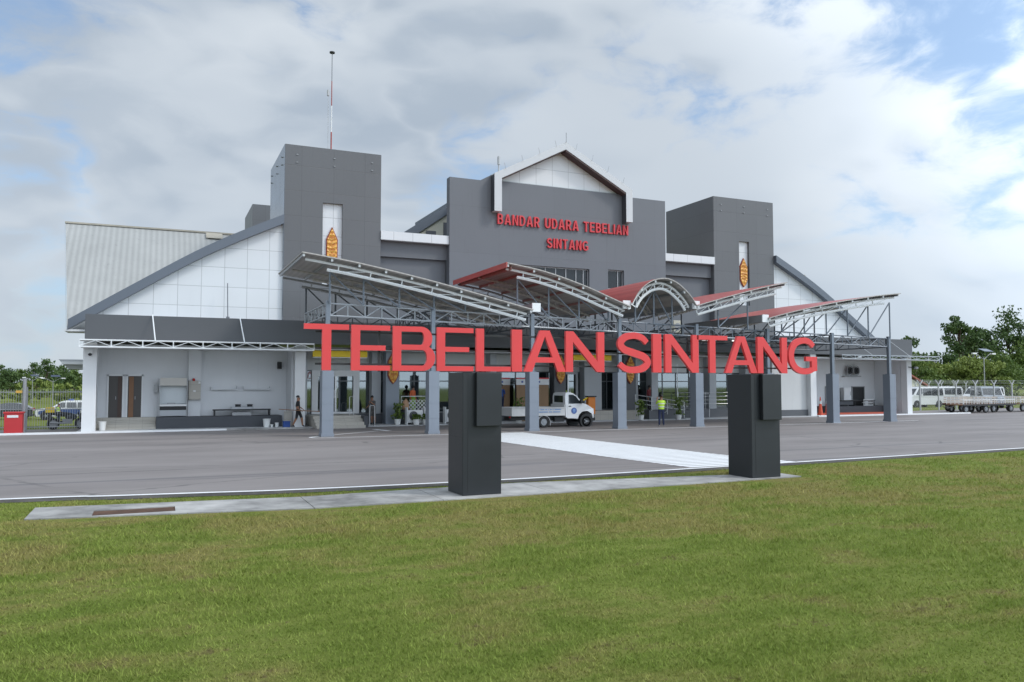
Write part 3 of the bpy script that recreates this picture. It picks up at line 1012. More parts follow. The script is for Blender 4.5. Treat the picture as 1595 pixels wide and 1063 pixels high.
def shield(x, zt, zb, w, y, parent):
    """gold carved longhouse shield: pointed top, straight sides, pointed foot"""
    h = zt - zb
    o = [(x, zt), (x - w / 2, zt - 0.3 * h), (x - w / 2, zb + 0.26 * h), (x - w * 0.28, zb + 0.10 * h), (x, zb), (x + w * 0.28, zb + 0.10 * h), (x + w / 2, zb + 0.26 * h), (x + w / 2, zt - 0.3 * h)]
    i = [(x + (px - x) * 0.84, (zt + zb) / 2 + (pz - (zt + zb) / 2) * 0.93) for px, pz in o]
    b = part('shield_ornament', MB().prism([o], y - 0.09, y), mat('shield_rim', (0.28, 0.05, 0.03), 0.5, 0, 0.1, 3), parent)
    part('carved_face', MB().prism([i], y - 0.125, y - 0.088), MATS['carving'], b)
    f = MB()
    mz = (zt + zb) / 2
    for k, dz in enumerate((-0.20, -0.06, 0.08, 0.22)):
        for sx in (-1, 1):
            c0, rr_ = (x + sx * w * 0.17, mz + dz * h), w * (0.13 if k % 2 else 0.10)
            q = [(c0[0] + sx * rr_ * (1 - i / 22) * math.cos(0.6 * i), y - 0.128, c0[1] + rr_ * (1 - i / 22) * math.sin(0.6 * i)) for i in range(16)]
            f.tube(q, 0.012, 5)
    f.tube([(x, y - 0.128, zb + 0.12 * h), (x, y - 0.128, zt - 0.12 * h)], 0.014, 5)
    part('carved_scroll', f, mat('carving_dark', (0.45, 0.13, 0.03), 0.5, 0, 0.1, 3), b)
    return b


tower(6.39, 11.95, 46.0, 52.1, 15.92, 8.54, 9.69, 8.0, 12.74)
tower(36.36, 41.85, 46.0, 51.8, 15.81, 38.62, 39.55, 8.0, 12.70)
part('rear_tower', box(6.37, 11.9, 62.8, 68.5, 4, 15.95), M_TOWER)
shield(9.11, 11.38, 9.0, 0.66, 46.2, T)
shield(39.12, 11.50, 9.35, 0.70, 46.2, T)
# link walls between the towers and the block
for x0, x1 in ((11.95, 16.2), (32.05, 36.36)):
    part('link_wall', box(x0, x1, 46.55, 47.2, 4.6, 9.9), M_SLATE)
    part('link_beam', box(x0, x1, 46.3, 47.2, 9.9, 10.82), M_SLATE)
    part('white_band', box(x0 + 0.002, x1 - 0.002, 45.9, 47.6, 10.83, 11.36), M_WHITEPANEL)
# hall behind the block, cream gable end with slate verge
part('clerestory_wall', MB().prism([[(15.4, 11.3), (15.4, 12.45), (18.6, 14.6), (23.99, 17.9), (29.4, 14.6), (32.6, 12.45), (32.6, 11.3)]], 52.2, 62), M_CREAM)
part('roof_verge', MB().prism([[(15.0, 12.5), (18.6, 14.95), (23.99, 18.4), (23.99, 17.7), (18.6, 14.36), (16.0, 12.5)]], 51.95, 62), M_RAKE)
part('clerestory_window', box(18.0, 18.45, 52.12, 52.19, 12.6, 13.5), M_SLATE)
part('clerestory_window', box(16.75, 17.45, 52.12, 52.19, 12.3, 12.85), M_SLATE)
# sloping end walls, their slate rakes, and the long corrugated roofs behind
RAKE = [(-4.17, 5.55), (-1.46, 7.34), (1.63, 9.34), (3.92, 10.62), (6.36, 11.83)]
for mir in (0, 1):
    X = (lambda x: 48.24 - x) if mir else (lambda x: x)
    up = [(X(x), z) for x, z in smooth_curve(RAKE, 4)]
    dn = [(x, z - 0.52) for x, z in up]
    part('rake_trim', MB().prism([up + dn[::-1]], 45.75, 46.6), M_RAKE)
    wl = [(X(x), z - 0.3) for x, z in smooth_curve(RAKE, 4) if x > -3.2]
    part('end_wall', MB().prism([[(X(6.36), 5.0), (X(-2.9), 5.0)] + wl], 46.2, 46.5), M_WHITEPANEL)
    rows = []
    for k in range(9):
        t = k / 8
        y, z = 46.65 + 8.35 * t, 5.1 + 7.0 * t ** 0.93
        rows.append([(X(-4.28 - 1.0 * t + (10.63 + 1.0 * t) * j / 6), y, z + 0.10 * math.sin(PI * t)) for j in range(7)])
    part('corrugated_roof', MB().sheet(rows, 0.06), M_ROOFGREY)
    rows = [[(x, 110.0 - y + 0.0, z - 0.01) for x, y, z in r_] for r_ in rows][::-1]
    part('corrugated_roof', MB().sheet(rows, 0.06), M_ROOFGREY)
    part('ridge_cap', box(min(X(-5.3), X(6.3)), max(X(-5.3), X(6.3)), 54.85, 55.15, 12.06, 12.16), mat('weathered_ridge', (0.40, 0.37, 0.31), 0.8, 0, 0.2, 3))
    part('roof_patch', MB().sheet([[(X(2.7), 54.2, 11.66), (X(3.7), 54.2, 11.66)], [(X(2.7), 54.75, 12.06), (X(3.7), 54.75, 12.06)]], 0.03), mat('weathered_ridge', (0, 0, 0)))
    part('eave_soffit', MB().prism([[(X(-4.3), 5.05), (X(-3.0), 5.05), (X(-3.0), 4.95), (X(-4.3), 4.95)]], 45.8, 47.5), M_WHITE)
    part('verge_board', MB().sheet([[(X(-4.32), 46.7, 5.0), (X(-4.32), 46.72, 5.3)], [(X(-5.32), 55.0, 11.95), (X(-5.32), 55.0, 12.15)]], 0.02), M_WHITE)
    part('eave_bracket', MB().bar((X(-4.2), 45.9, 5.0), (X(-3.2), 45.9, 5.6), 0.12), M_GREYSTEEL)
    part('service_body', box(min(X(-2.9), X(6.3)), max(X(-2.9), X(6.3)), 46.9, 62.0, 0.0, 5.2), M_WALL)
# podium: fascia and posts, ceilings, rear walls
XL, XR = -3.15, 51.9
part('fascia', box(XL, XR, 42.5, 42.75, 4.38, 5.6).box(XL, XL + 0.25, 42.75, 47.0, 4.38, 5.6).box(XR - 0.25, XR, 42.75, 47.0, 4.38, 5.6), M_FASCIA)
part('podium_roof', box(XL + 0.25, XR - 0.25, 42.75, 47, 5.0, 5.2), M_KERB)
part('soffit', box(XL + 0.25, XR - 0.25, 42.75, 47.0, 4.10, 4.2), M_WALLGREY)
for x0, x1, mt in ((-3.2, -2.62, M_WHITE), (6.58, 7.12, M_WHITE), (41.9, 42.42, M_WHITE), (51.38, 51.88, M_WHITE)):
    part('post', box(x0, x1, 42.6, 43.15, 0.0, 4.378), mt)
part('bay_wall', box(-2.7, 7.2, 45.0, 45.3, 0.0, 4.09).box(-3.1, -2.9, 43.2, 45.0, 0.0, 4.09), M_WALL)
part('bay_pilaster', box(1.50, 2.12, 44.75, 44.998, 0.6, 4.09), M_WALL)
part('bay_pier', box(6.5, 7.0, 43.2, 44.99, 0.0, 4.09), M_WALL)
part('bay_platform', box(0.02, 6.1, 43.6, 44.99, 0.0, 0.62), M_DARK)
part('bay_platform', box(-2.68, 0.0, 44.5, 44.99, 0.0, 0.60), M_BEIGE)
st = MB()
for i in range(3):
    st.box(-2.68, 0.0, 43.6 + 0.3 * i, 43.9 + 0.3 * i, 0.0, 0.15 * (i + 1))
part('entrance_step', st, M_BEIGE)
for x0, x1, wood in ((-2.20, -1.58, False), (-1.33, -0.70, True)):
    fr = MB().box(x0 - 0.07, x0, 44.93, 44.998, 0.6, 2.76).box(x1, x1 + 0.07, 44.93, 44.998, 0.6, 2.76).box(x0 - 0.07, x1 + 0.07, 44.93, 44.998, 2.69, 2.77)
    d_ = part('door', fr, M_WHITE, T, 'door standing half open with brown edge' if wood else None)
    part('door_leaf', box(x0, x1, 44.955, 44.997, 0.6, 2.69), mat('dark_door', (0.05, 0.045, 0.042), 0.4, 0, 0.1, 2), d_)
    if wood:
        part('door_edge', box(x0 + 0.05, x0 + 0.27, 44.90, 44.953, 0.6, 2.66), M_WOOD, d_)
    else:
        part('door_edge', box(x1 - 0.2, x1 - 0.02, 44.90, 44.953, 0.6, 2.66), mat('dark_wood', (0.055, 0.03, 0.022), 0.5, 0, 0.2, 3), d_)
    part('handle', box(x1 - 0.30, x1 - 0.275, 44.87, 44.90, 1.5, 1.66), M_GREYSTEEL, d_)
for x0, x1 in ((2.62, 3.93), (4.25, 5.62)):
    part('wall_shelf', box(x0, x1, 44.72, 44.995, 1.98, 2.03).box(x0, x0 + 0.03, 44.72, 44.995, 2.03, 2.16).box(x1 - 0.03, x1, 44.72, 44.995, 2.03, 2.16), M_WALL)
# right bay
part('bay_wall', box(38.8, 42.1, 43.0, 43.3, 0.0, 4.09), M_WALLGREY)
part('wall_dado', box(38.8, 42.08, 42.9, 42.998, 0.0, 0.48), M_FASCIA)
part('bay_wall', box(42.6, 52.0, 45.6, 45.9, 0.0, 4.09).box(51.4, 51.6, 43.2, 45.59, 0.0, 4.09).box(42.5, 42.7, 43.3, 45.59, 0, 4.09), M_WALL)
part('bay_platform', box(45.2, 51.2, 44.2, 45.58, 0.0, 0.62), M_DARK)
part('red_kerb', box(43.6, 51.3, 43.5, 44.19, 0.05, 0.17), M_REDKERB)
for x0, x1 in ((46.3, 47.55), (49.0, 50.2)):
    fr = MB().box(x0 - 0.06, x0, 45.52, 45.598, 0.62, 2.1).box(x1, x1 + 0.06, 45.52, 45.598, 0.62, 2.1).box(x0 - 0.06, x1 + 0.06, 45.52, 45.598, 2.04, 2.1)
    d_ = part('hatch', fr, M_GREYSTEEL)
    part('hatch_opening', box(x0, x1, 45.56, 45.597, 0.62, 2.04), M_BLACK, d_)
part('hatch', box(43.2, 43.9, 45.55, 45.598, 0.62, 2.05), M_DARK)
# middle: glazed front with pale pillars, dark pillars carrying shields
part('upper_wall', box(7.2, 38.8, 45.0, 45.35, 3.06, 4.09), M_WALLGREY)
part('hall_floor', box(7.2, 38.8, 44.5, 46.8, 0.0, 0.62), M_FLOORT)
part('hall_wall', box(7.2, 38.8, 46.7, 46.85, 0.62, 4.09), mat('dim_interior', (0.34, 0.36, 0.36), 0.8, 0, 0.3, 0.5))
fr = MB()
for x in [7.25 + 1.085 * i for i in range(30)]:
    fr.box(x - 0.03, x + 0.03, 44.98, 45.06, 0.62, 3.055)
for z in (0.62, 2.42, 2.99):
    fr.box(7.2, 38.8, 44.985, 45.055, z, z + 0.06)
gw = part('glazed_wall', fr, mat('dark_frame', (0.10, 0.11, 0.12), 0.4, 0.2, 0.05, 2))
part('pane', box(7.2, 38.8, 45.015, 45.025, 0.68, 3.05), M_GLASS, gw)
for x0, x1 in ((11.08, 11.6), (18.3, 18.7), (24.75, 26.0), (29.8, 30.3), (34.5, 35.05), (37.6, 38.1), (7.15, 7.5)):
    part('pale_pillar', box(x0, x1, 44.3, 44.97, 0.0, 4.09), M_PILLARLIGHT)
for x0, x1 in ((11.68, 12.45), (22.2, 23.0), (27.15, 28.05)):
    p_ = part('dark_pillar', box(x0, x1, 43.5, 44.2, 0.05, 4.378), M_CLAD if x0 < 20 else M_FASCIA)
    shield((x0 + x1) / 2, 4.12, 2.28, 0.62, 43.498, T)
for x0, x1 in ((7.85, 10.5), (27.9, 29.1), (23.2, 24.6)):
    z1 = 3.05
    b = 0.34 if x0 < 20 else 0.16
    fr = MB().box(x0, x0 + b, 44.86, 44.975, 0.62, z1).box(x1 - b, x1, 44.86, 44.975, 0.62, z1).box(x0 + b, x1 - b, 44.86, 44.975, z1 - b, z1)
    d_ = part('glass_door', fr, M_WHITE if x0 < 20 else M_PILLARLIGHT)
    mid = (x0 + x1) / 2
    lf = MB().box(mid - 0.05, mid + 0.05, 44.88, 44.96, 0.72, z1 - b)
    lf.box(x0 + b, x1 - b, 44.88, 44.96, 0.62, 0.72)
    part('door_frame', lf, M_STEEL, d_)
    part('handle', MB().tube([(mid - 0.1, 44.80, 1.5), (mid - 0.1, 44.80, 1.95)], 0.02).tube([(mid + 0.1, 44.80, 1.5), (mid + 0.1, 44.80, 1.95)], 0.02), M_STEEL, d_)
for x0, x1 in ((7.6, 10.55), (23.4, 26.1)):
    s_ = part('sign_board', box(x0, x1, 43.25, 43.4, 3.74, 4.08), M_YELLOW)
    part('sign_edge', box(x0, x1, 43.23, 43.42, 3.69, 3.735), M_WHITE, s_)
# platforms and stairs before the glass
st = MB()
for i in range(4):
    st.box(7.45, 9.95, 41.0 + 0.34 * i, 44.6 if i == 3 else 41.34 + 0.34 * i, 0.0, 0.155 * (i + 1))
part('entrance_stair', st, M_BEIGE)
part('stair_cheek', box(9.96, 10.2, 41.4, 44.5, 0.0, 0.6), M_DARK)
part('platform', box(10.2, 24.2, 44.2, 44.49, 0.0, 0.615), M_DARK)
part('platform', box(24.2, 28.4, 43.1, 44.49, 0.0, 0.62), M_BEIGE)
part('platform', box(28.42, 38.7, 43.7, 44.49, 0.0, 0.60), M_FASCIA)
part('ramp', MB().prism([[(28.45, 0.62), (31.3, 0.06), (28.45, 0.06)]], 42.6, 43.69), M_FASCIA)
# thin canopies over the side bays: sheet on a white lattice edge, hung from rods
def side_canopy(x0, x1, y0, zt, zb):
    edge_m = M_WTRUSS if x0 < 20 else M_TRUSS
    rd = 0.03 if x0 < 20 else 0.018
    r_ = part('bay_canopy', box(x0, x1, y0 + 0.03, 42.49, zt - 0.05, zt - 0.01), M_UNDER)
    e = MB()
    e.box(x0, x1, y0 - 0.02, y0 + 0.03, zt - 0.06, zt + 0.0).box(x0, x1, y0 - 0.02, y0 + 0.03, zb, zb + 0.06)
    nn = 8
    for i in range(nn + 1):
        x = x0 + (x1 - x0) * i / nn
        e.box(max(x0, x - 0.025), min(x1, x + 0.025), y0 - 0.015, y0 + 0.025, zb + 0.06, zt - 0.06)
    for i in range(nn * 2):
        xa, xb = x0 + (x1 - x0) * i / nn / 2, x0 + (x1 - x0) * (i + 1) / nn / 2
        za, zb_ = (zb + 0.06, zt - 0.06) if i % 2 == 0 else (zt - 0.06, zb + 0.06)
        e.bar((xa, y0 + 0.005, za), (xb, y0 + 0.005, zb_), 0.026)
    part('lattice_edge', e, edge_m, r_)
    part('soffit_sheet', box(x0 + 0.05, x1 - 0.05, y0 + 0.05, 42.49, zb + 0.0, zb + 0.03), M_WHITE, r_)
    for k in (0.30, 0.68):
        x = x0 + (x1 - x0) * k
        part('hanger_rod', MB().tube([(x - (0.15 if x0 < 20 else 1.2), 42.46, zt + 1.28), (x, y0 + 0.05, zt)], rd, 6), edge_m, r_)


side_canopy(-3.3, 7.35, 41.45, 4.36, 3.98)
side_canopy(43.7, 53.5, 41.45, 4.34, 4.02)
# door canopy slab seen past the left corner
part('rear_canopy', box(-4.7, -3.3, 49.0, 53.0, 3.35, 3.5).box(-3.3, -3.1, 46.9, 53, 0, 4.9), M_WHITE)
part('rear_canopy', MB().prism([[(-4.9, 3.62), (-3.2, 3.62), (-3.2, 3.1), (-4.4, 3.1)]], 49.5, 52.5), M_KERB)
for x in (8.1, 22.6, 25.8, 12.4):
    f_ = part('floodlight', box(x - 0.02, x + 0.02, 42.6, 42.64, 5.6, 5.75), M_DARK)
    part('lamp_head', MB().box(x - 0.13, x + 0.13, 42.5, 42.66, 5.75, 5.98), M_BLACK, f_)

# ------------------------------------------------------------------ entrance canopy
K = thing('entrance_canopy', (23.8, 35.0, 0), 'steel entrance canopy of wavy red metal roofs on grey clad columns', 'canopy')
ZT = lambda x: 5.83 - (x - 6.8) * 0.0224
ZB = lambda x: 5.30 - (x - 6.8) * 0.0218
CX = [6.57, 11.42, 16.52, 21.5, 26.35, 31.25, 36.11, 40.75]
REAR = 41.2
ROOFS = [
    [(5.5, 7.86), (6.31, 7.76), (7.98, 7.53), (10.91, 7.00), (14.04, 6.33), (16.3, 5.82)],
    [(14.95, 7.98), (15.6, 7.90), (17.05, 7.66), (18.99, 7.14), (20.6, 6.58), (21.75, 6.18)],
    [(21.84, 6.36), (22.15, 6.86), (22.54, 7.25), (23.05, 7.56), (23.6, 7.71), (24.12, 7.70), (24.65, 7.50), (25.2, 7.10), (25.55, 6.75), (25.8, 6.4)],
    [(25.9, 6.42), (27.2, 6.78), (28.7, 7.18), (30.4, 7.60), (31.98, 7.93)],
    [(30.7, 5.92), (32.2, 6.28), (33.71, 6.60), (35.4, 6.94), (37.18, 7.24), (39.0, 7.52), (40.8, 7.73)],
]


def kpart(name, mb, mats, parent=K, **kw):
    return mb.build(name, mats, parent, **kw)


for ri, pr in enumerate(ROOFS):
    cv = smooth_curve(pr, 5)
    rows = [[(x, y, z + 0.02) for x, z in cv] for y in (34.1, 35.5, 37.0, 38.5, 40.0, 41.5)]
    kpart('roof_sheet', MB().sheet(rows, 0.05, 0, 1), [M_REDROOF, M_UNDER])
    if ri == 1:
        kpart('barge_board', box(cv[0][0] - 0.06, cv[0][0] - 0.005, 34.1, 41.5, cv[0][1] - 0.22, cv[0][1] + 0.03), M_REDROOF)
        kpart('barge_board', box(cv[0][0] + 0.25, cv[0][0] + 0.31, 34.3, 41.3, cv[0][1] - 0.30, cv[0][1] - 0.08), M_UNDERRED)
    # purlins run back under the sheet; their pale ends show along the front
    L = [0.0]
    for a, b in zip(cv, cv[1:]):
        L.append(L[-1] + math.hypot(b[0] - a[0], b[1] - a[1]))
    npur = max(5, int(L[-1] / 1.18))
    for i in range(npur + 1):
        s_ = 0.08 + (L[-1] - 0.16) * i / npur
        j = max(k for k in range(len(L)) if L[k] <= s_ + 1e-6)
        j = min(j, len(cv) - 2)
        t = (s_ - L[j]) / (L[j + 1] - L[j])
        x, z = cv[j][0] + (cv[j + 1][0] - cv[j][0]) * t, cv[j][1] + (cv[j + 1][1] - cv[j][1]) * t
        p_ = kpart('purlin', box(x - 0.035, x + 0.035, 34.25, 41.3, z - 0.15, z - 0.035), M_UNDERRED if ri == 1 else M_GREYSTEEL)
        kpart('purlin_cap', box(x - 0.045, x + 0.045, 34.2, 34.249, z - 0.16, z - 0.032), M_WTRUSS, p_)
    # arched double beams on the front, middle and rear frames
    for y in (34.55, 38.1, REAR):
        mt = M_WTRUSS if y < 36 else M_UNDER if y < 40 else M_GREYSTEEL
        am = MB()
        lo0 = 0.10 if ri == 0 else 0.04
        N_ = 22
        xa, xb = cv[0][0], cv[-1][0]
        up, dn = [], []
        for i in range(N_ + 1):
            q = (L[-1]) * (0.02 + 0.97 * i / N_)
            j = min(max(k for k in range(len(L)) if L[k] <= q + 1e-6), len(cv) - 2)
            t = (q - L[j]) / (L[j + 1] - L[j])
            x, z = cv[j][0] + (cv[j + 1][0] - cv[j][0]) * t, cv[j][1] + (cv[j + 1][1] - cv[j][1]) * t
            dx, dz = cv[j + 1][0] - cv[j][0], cv[j + 1][1] - cv[j][1]
            l = math.hypot(dx, dz)
            nx, nz = dz / l, -dx / l
            up.append((x + nx * 0.21, y, z + nz * 0.21))
            dn.append((x + nx * 0.50, y, z + nz * 0.50))
        a_, b_ = (2, N_) if ri in (0, 1) else (0, N_ - 2) if ri in (3, 4) else (0, N_)
        am.tube(up, 0.06, 6)
        am.tube(dn[a_:b_ + 1], 0.075, 6)
        for i in range(a_, b_):
            if i % 3 == 0:
                am.bar(up[i], dn[i], 0.045)
                am.bar(dn[i], up[min(i + 3, N_)], 0.022)
        kpart('arch_beam', am, mt)
# columns: steel posts on tall clad plinths
for i, x in enumerate(CX):
    for row, y in enumerate((35.0,)):
        xc = x + 0.25
        top = {0: ZT(x) + 0.12, 2: ZT(x) + 0.1}.get(i, ZT(x) + 0.12)
        c_ = kpart('column', MB().box(xc - 0.09, xc + 0.09, y + 0.16, y + 0.34, 2.8, top).box(xc - 0.16, xc + 0.16, y + 0.09, y + 0.41, 2.875, 2.90), M_POST)
        pl = MB()
        zs = [0.0, 0.70, 1.40, 2.10, 2.87]
        for za, zb in zip(zs, zs[1:]):
            pl.box(x, x + 0.5, y, y + 0.52, za + (0.012 if za else 0), zb)
        pl.box(x + 0.012, x + 0.488, y + 0.012, y + 0.508, 0.0, 2.86)
        kpart('plinth', pl, M_CLAD, c_)
        kpart('base_skirt', box(x - 0.03, x + 0.53, y - 0.03, y + 0.55, 0.0, 0.13), M_CLAD, c_)


def lattice(p0, p1, h0, h1, n, mt, r=0.035, name='truss'):
    """flat truss between two points (top chord), depth h0 -> h1, n panels of N- and X-bracing"""
    a, b = Vector(p0), Vector(p1)
    mb = MB()
    dz = lambda t: Vector((0, 0, h0 + (h1 - h0) * t))
    mb.tube([a, b], r * 1.15, 6).tube([a - dz(0), b - dz(1)], r * 1.15, 6)
    for i in range(n + 1):
        t = i / n
        p = a.lerp(b, t)
        mb.tube([p, p - dz(t)], r * 0.8, 5)
        if i < n:
            t2 = (i + 1) / n
            q = a.lerp(b, t2)
            if i % 2 == 0:
                mb.tube([p - dz(t), q], r * 0.75, 5)
            else:
                mb.tube([p, q - dz(t2)], r * 0.75, 5)
    return kpart(name, mb, mt)


for i in range(7):
    x0, x1 = CX[i] + 0.35, CX[i + 1] + 0.15
    lattice((x0, 35.25, ZT(x0)), (x1, 35.25, ZT(x1)), ZT(x0) - ZB(x0), ZT(x1) - ZB(x1), 6, M_TRUSS if i < 3 else M_POST)  # right-hand front trusses take a darker colour for their unlit look
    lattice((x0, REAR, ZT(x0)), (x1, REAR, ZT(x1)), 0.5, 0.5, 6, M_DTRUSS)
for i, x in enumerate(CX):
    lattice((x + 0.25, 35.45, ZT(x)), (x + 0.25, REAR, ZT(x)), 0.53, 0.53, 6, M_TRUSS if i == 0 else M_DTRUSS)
for i in (2, 3, 4, 5):       # bracing trusses slung between the rows
    lattice((CX[i] + 0.5, 35.6, ZT(CX[i]) - 0.1), (CX[i + 1], 40.9, ZT(CX[i]) - 0.1), 0.45, 0.45, 7, M_DTRUSS)
# posts and diagonals from the truss up to the arches
def risers(y, mt, r):
    for ri, pr in enumerate(ROOFS):
        cv = smooth_curve(pr, 5)
        under = lambda x: interp(cv, x) - 0.48
        base = (lambda x: ZT(x)) if y < 36 else (lambda x: ZT(x))
        if ri == 2:
            xs_ = [22.6, 23.75, 24.9]
        else:
            x0, x1 = cv[0][0], cv[-1][0]
            n_ = max(3, int((x1 - x0) / 1.68))
            st_ = (x1 - x0) / (n_ + 0.0)
            xs_ = [x0 + st_ * (i + 0.55) for i in range(n_)] if ri < 2 else [x1 - st_ * i + (0.12 if i == 0 else 0) for i in range(n_)]
            if ri == 3: xs_ = xs_[1:]
            if ri == 0: xs_ = [6.85, 8.35, 10.0, 11.65, 13.2, 14.6]
        xs_ = [x for x in xs_ if under(x) - base(x) > 0.18]
        for i, x in enumerate(xs_):
            kpart('riser', MB().tube([(x, y, base(x)), (x, y, under(x))], r, 6), mt)
            if ri == 2:
                if i != 1:
                    kpart('brace', MB().tube([(23.75, y, under(23.75)), (x, y, base(x))], r * 0.8, 6), mt)
                continue
            nx = xs_[i + 1] if i + 1 < len(xs_) else None
            if nx is not None:
                kpart('brace', MB().tube([(x, y, under(x)), (nx, y, base(nx))], r * 0.8, 6), mt)


risers(35.05, M_POST, 0.045)
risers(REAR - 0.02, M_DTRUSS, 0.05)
# box gutters at the valleys
for x, z in ((16.55, 5.78), (21.62, 6.12), (25.9, 6.28), (30.55, 5.72)):
    g_ = kpart('gutter', box(x - 0.2, x + 0.2, 34.35, 41.4, z - 0.02, z + 0.36), M_GREYSTEEL)
    kpart('gutter_end', box(x - 0.22, x + 0.22, 34.28, 34.348, z - 0.04, z + 0.38), M_WTRUSS, g_)
lat = None
for x, y in ((31.9, 41.0), (33.4, 40.0), (28.4, 41.0)):
    t_ = one('tube_light', MB().box(x - 0.55, x + 0.55, y - 0.08, y + 0.08, 5.02, 5.12), M_WHITE,
             'white tube lamp hung under the canopy ' + {31.9: 'beside the cream cooling unit', 33.4: 'nearest the right tower', 28.4: 'behind the arched roof'}[x], 'lamp', 'tube lamps under the canopy')
    MB().tube([(x - 0.5, y, 4.99), (x + 0.5, y, 4.99)], 0.03, 8).build('tube', M_TUBE, t_)
    MB().tube([(x - 0.4, y, 5.12), (x - 0.4, y, 5.4)], 0.012, 5).tube([(x + 0.4, y, 5.12), (x + 0.4, y, 5.4)], 0.012, 5).build('hanger', M_GREYSTEEL, t_)

# ------------------------------------------------------------------ the letter sign in the foreground
G = thing('letter_sign', (8.9, 15.6, 0.07), 'large red TEBELIAN SINTANG letters on rails over two black pedestals', 'sign')
SIGN = [('T', 473, 543.3), ('E', 547, 607.6), ('B', 611.9, 677.9), ('E', 680.8, 737.5), ('L', 742, 795.5), ('I', 797.6, 813.3), ('A', 816.2, 881.4), ('N', 881.8, 941.5),
        ('S', 961.5, 1013.6), ('I', 1017.3, 1030.5), ('N', 1036.4, 1088.5), ('T', 1086.5, 1133.6), ('A', 1129.5, 1180), ('N', 1180.5, 1226.4), ('G', 1229.5, 1272.7)]


def sign_x(px, y=15.3):
    """survey of the letter edges: bearing of each edge turned into metres along the sign"""
    a = math.atan((px - 797.5) / 1241.46) + R(24.0)
    return math.tan(a) * y * 1.0


for ch, a, b in SIGN:
    x0, x1 = sign_x(a), sign_x(b)
    w_ = x1 - x0
    h_ = 0.885
    v_ = {'I': w_}.get(ch, 0.172)
    b_ = {'T': 0.105, 'A': 0.115, 'S': 0.115, 'G': 0.115, 'B': 0.105}.get(ch, 0.10)
    z0 = 2.555 if ch not in 'SG' else 2.535
    hh = h_ if ch not in 'SG' else h_ + 0.04
    if ch in 'SG': v_ = 0.178
    letter(ch, x0, z0, w_, hh, v_, b_, 15.3, 0.075).build('letter', M_LETTER, G)
for z in (2.68, 2.98, 3.30):
    box(2.75, 15.1, 15.40, 15.43, z - 0.018, z + 0.018).build('rail', M_BLACK, G)
for x in (6.16, 13.68, 4.0, 9.0, 11.4):
    box(x - 0.02, x + 0.02, 15.432, 15.47, 2.54, 3.4).build('rail_upright', M_BLACK, G)
for x0, x1, bx0, bx1, bz, lab in ((5.72, 6.58, 5.98, 6.54, 1.43, 'pedestal nearest the road crossing'), (13.16, 14.04, 13.42, 14.00, 1.42, 'pedestal at the far end')):
    p_ = tag(box(x0, x1, 15.32, 16.2, 0.022, 2.535).build('pedestal', M_PED, G, bevel=0.012), 'black sheet metal ' + lab)
    box(bx0, bx1, 15.20, 15.318, bz, 2.53).build('access_box', M_PED, p_, bevel=0.01)
    box(x0 + 0.11, x0 + 0.118, 15.316, 15.319, 0.09, 2.52).build('seam', M_BLACK, p_)
    box(x0 + 0.12, x1 - 0.02, 15.316, 15.319, 1.20, 1.207).build('seam', M_BLACK, p_)
    box(x0 - 0.001, x0 + 0.002, 15.36, 16.18, 1.20, 1.207).build('seam', M_BLACK, p_)

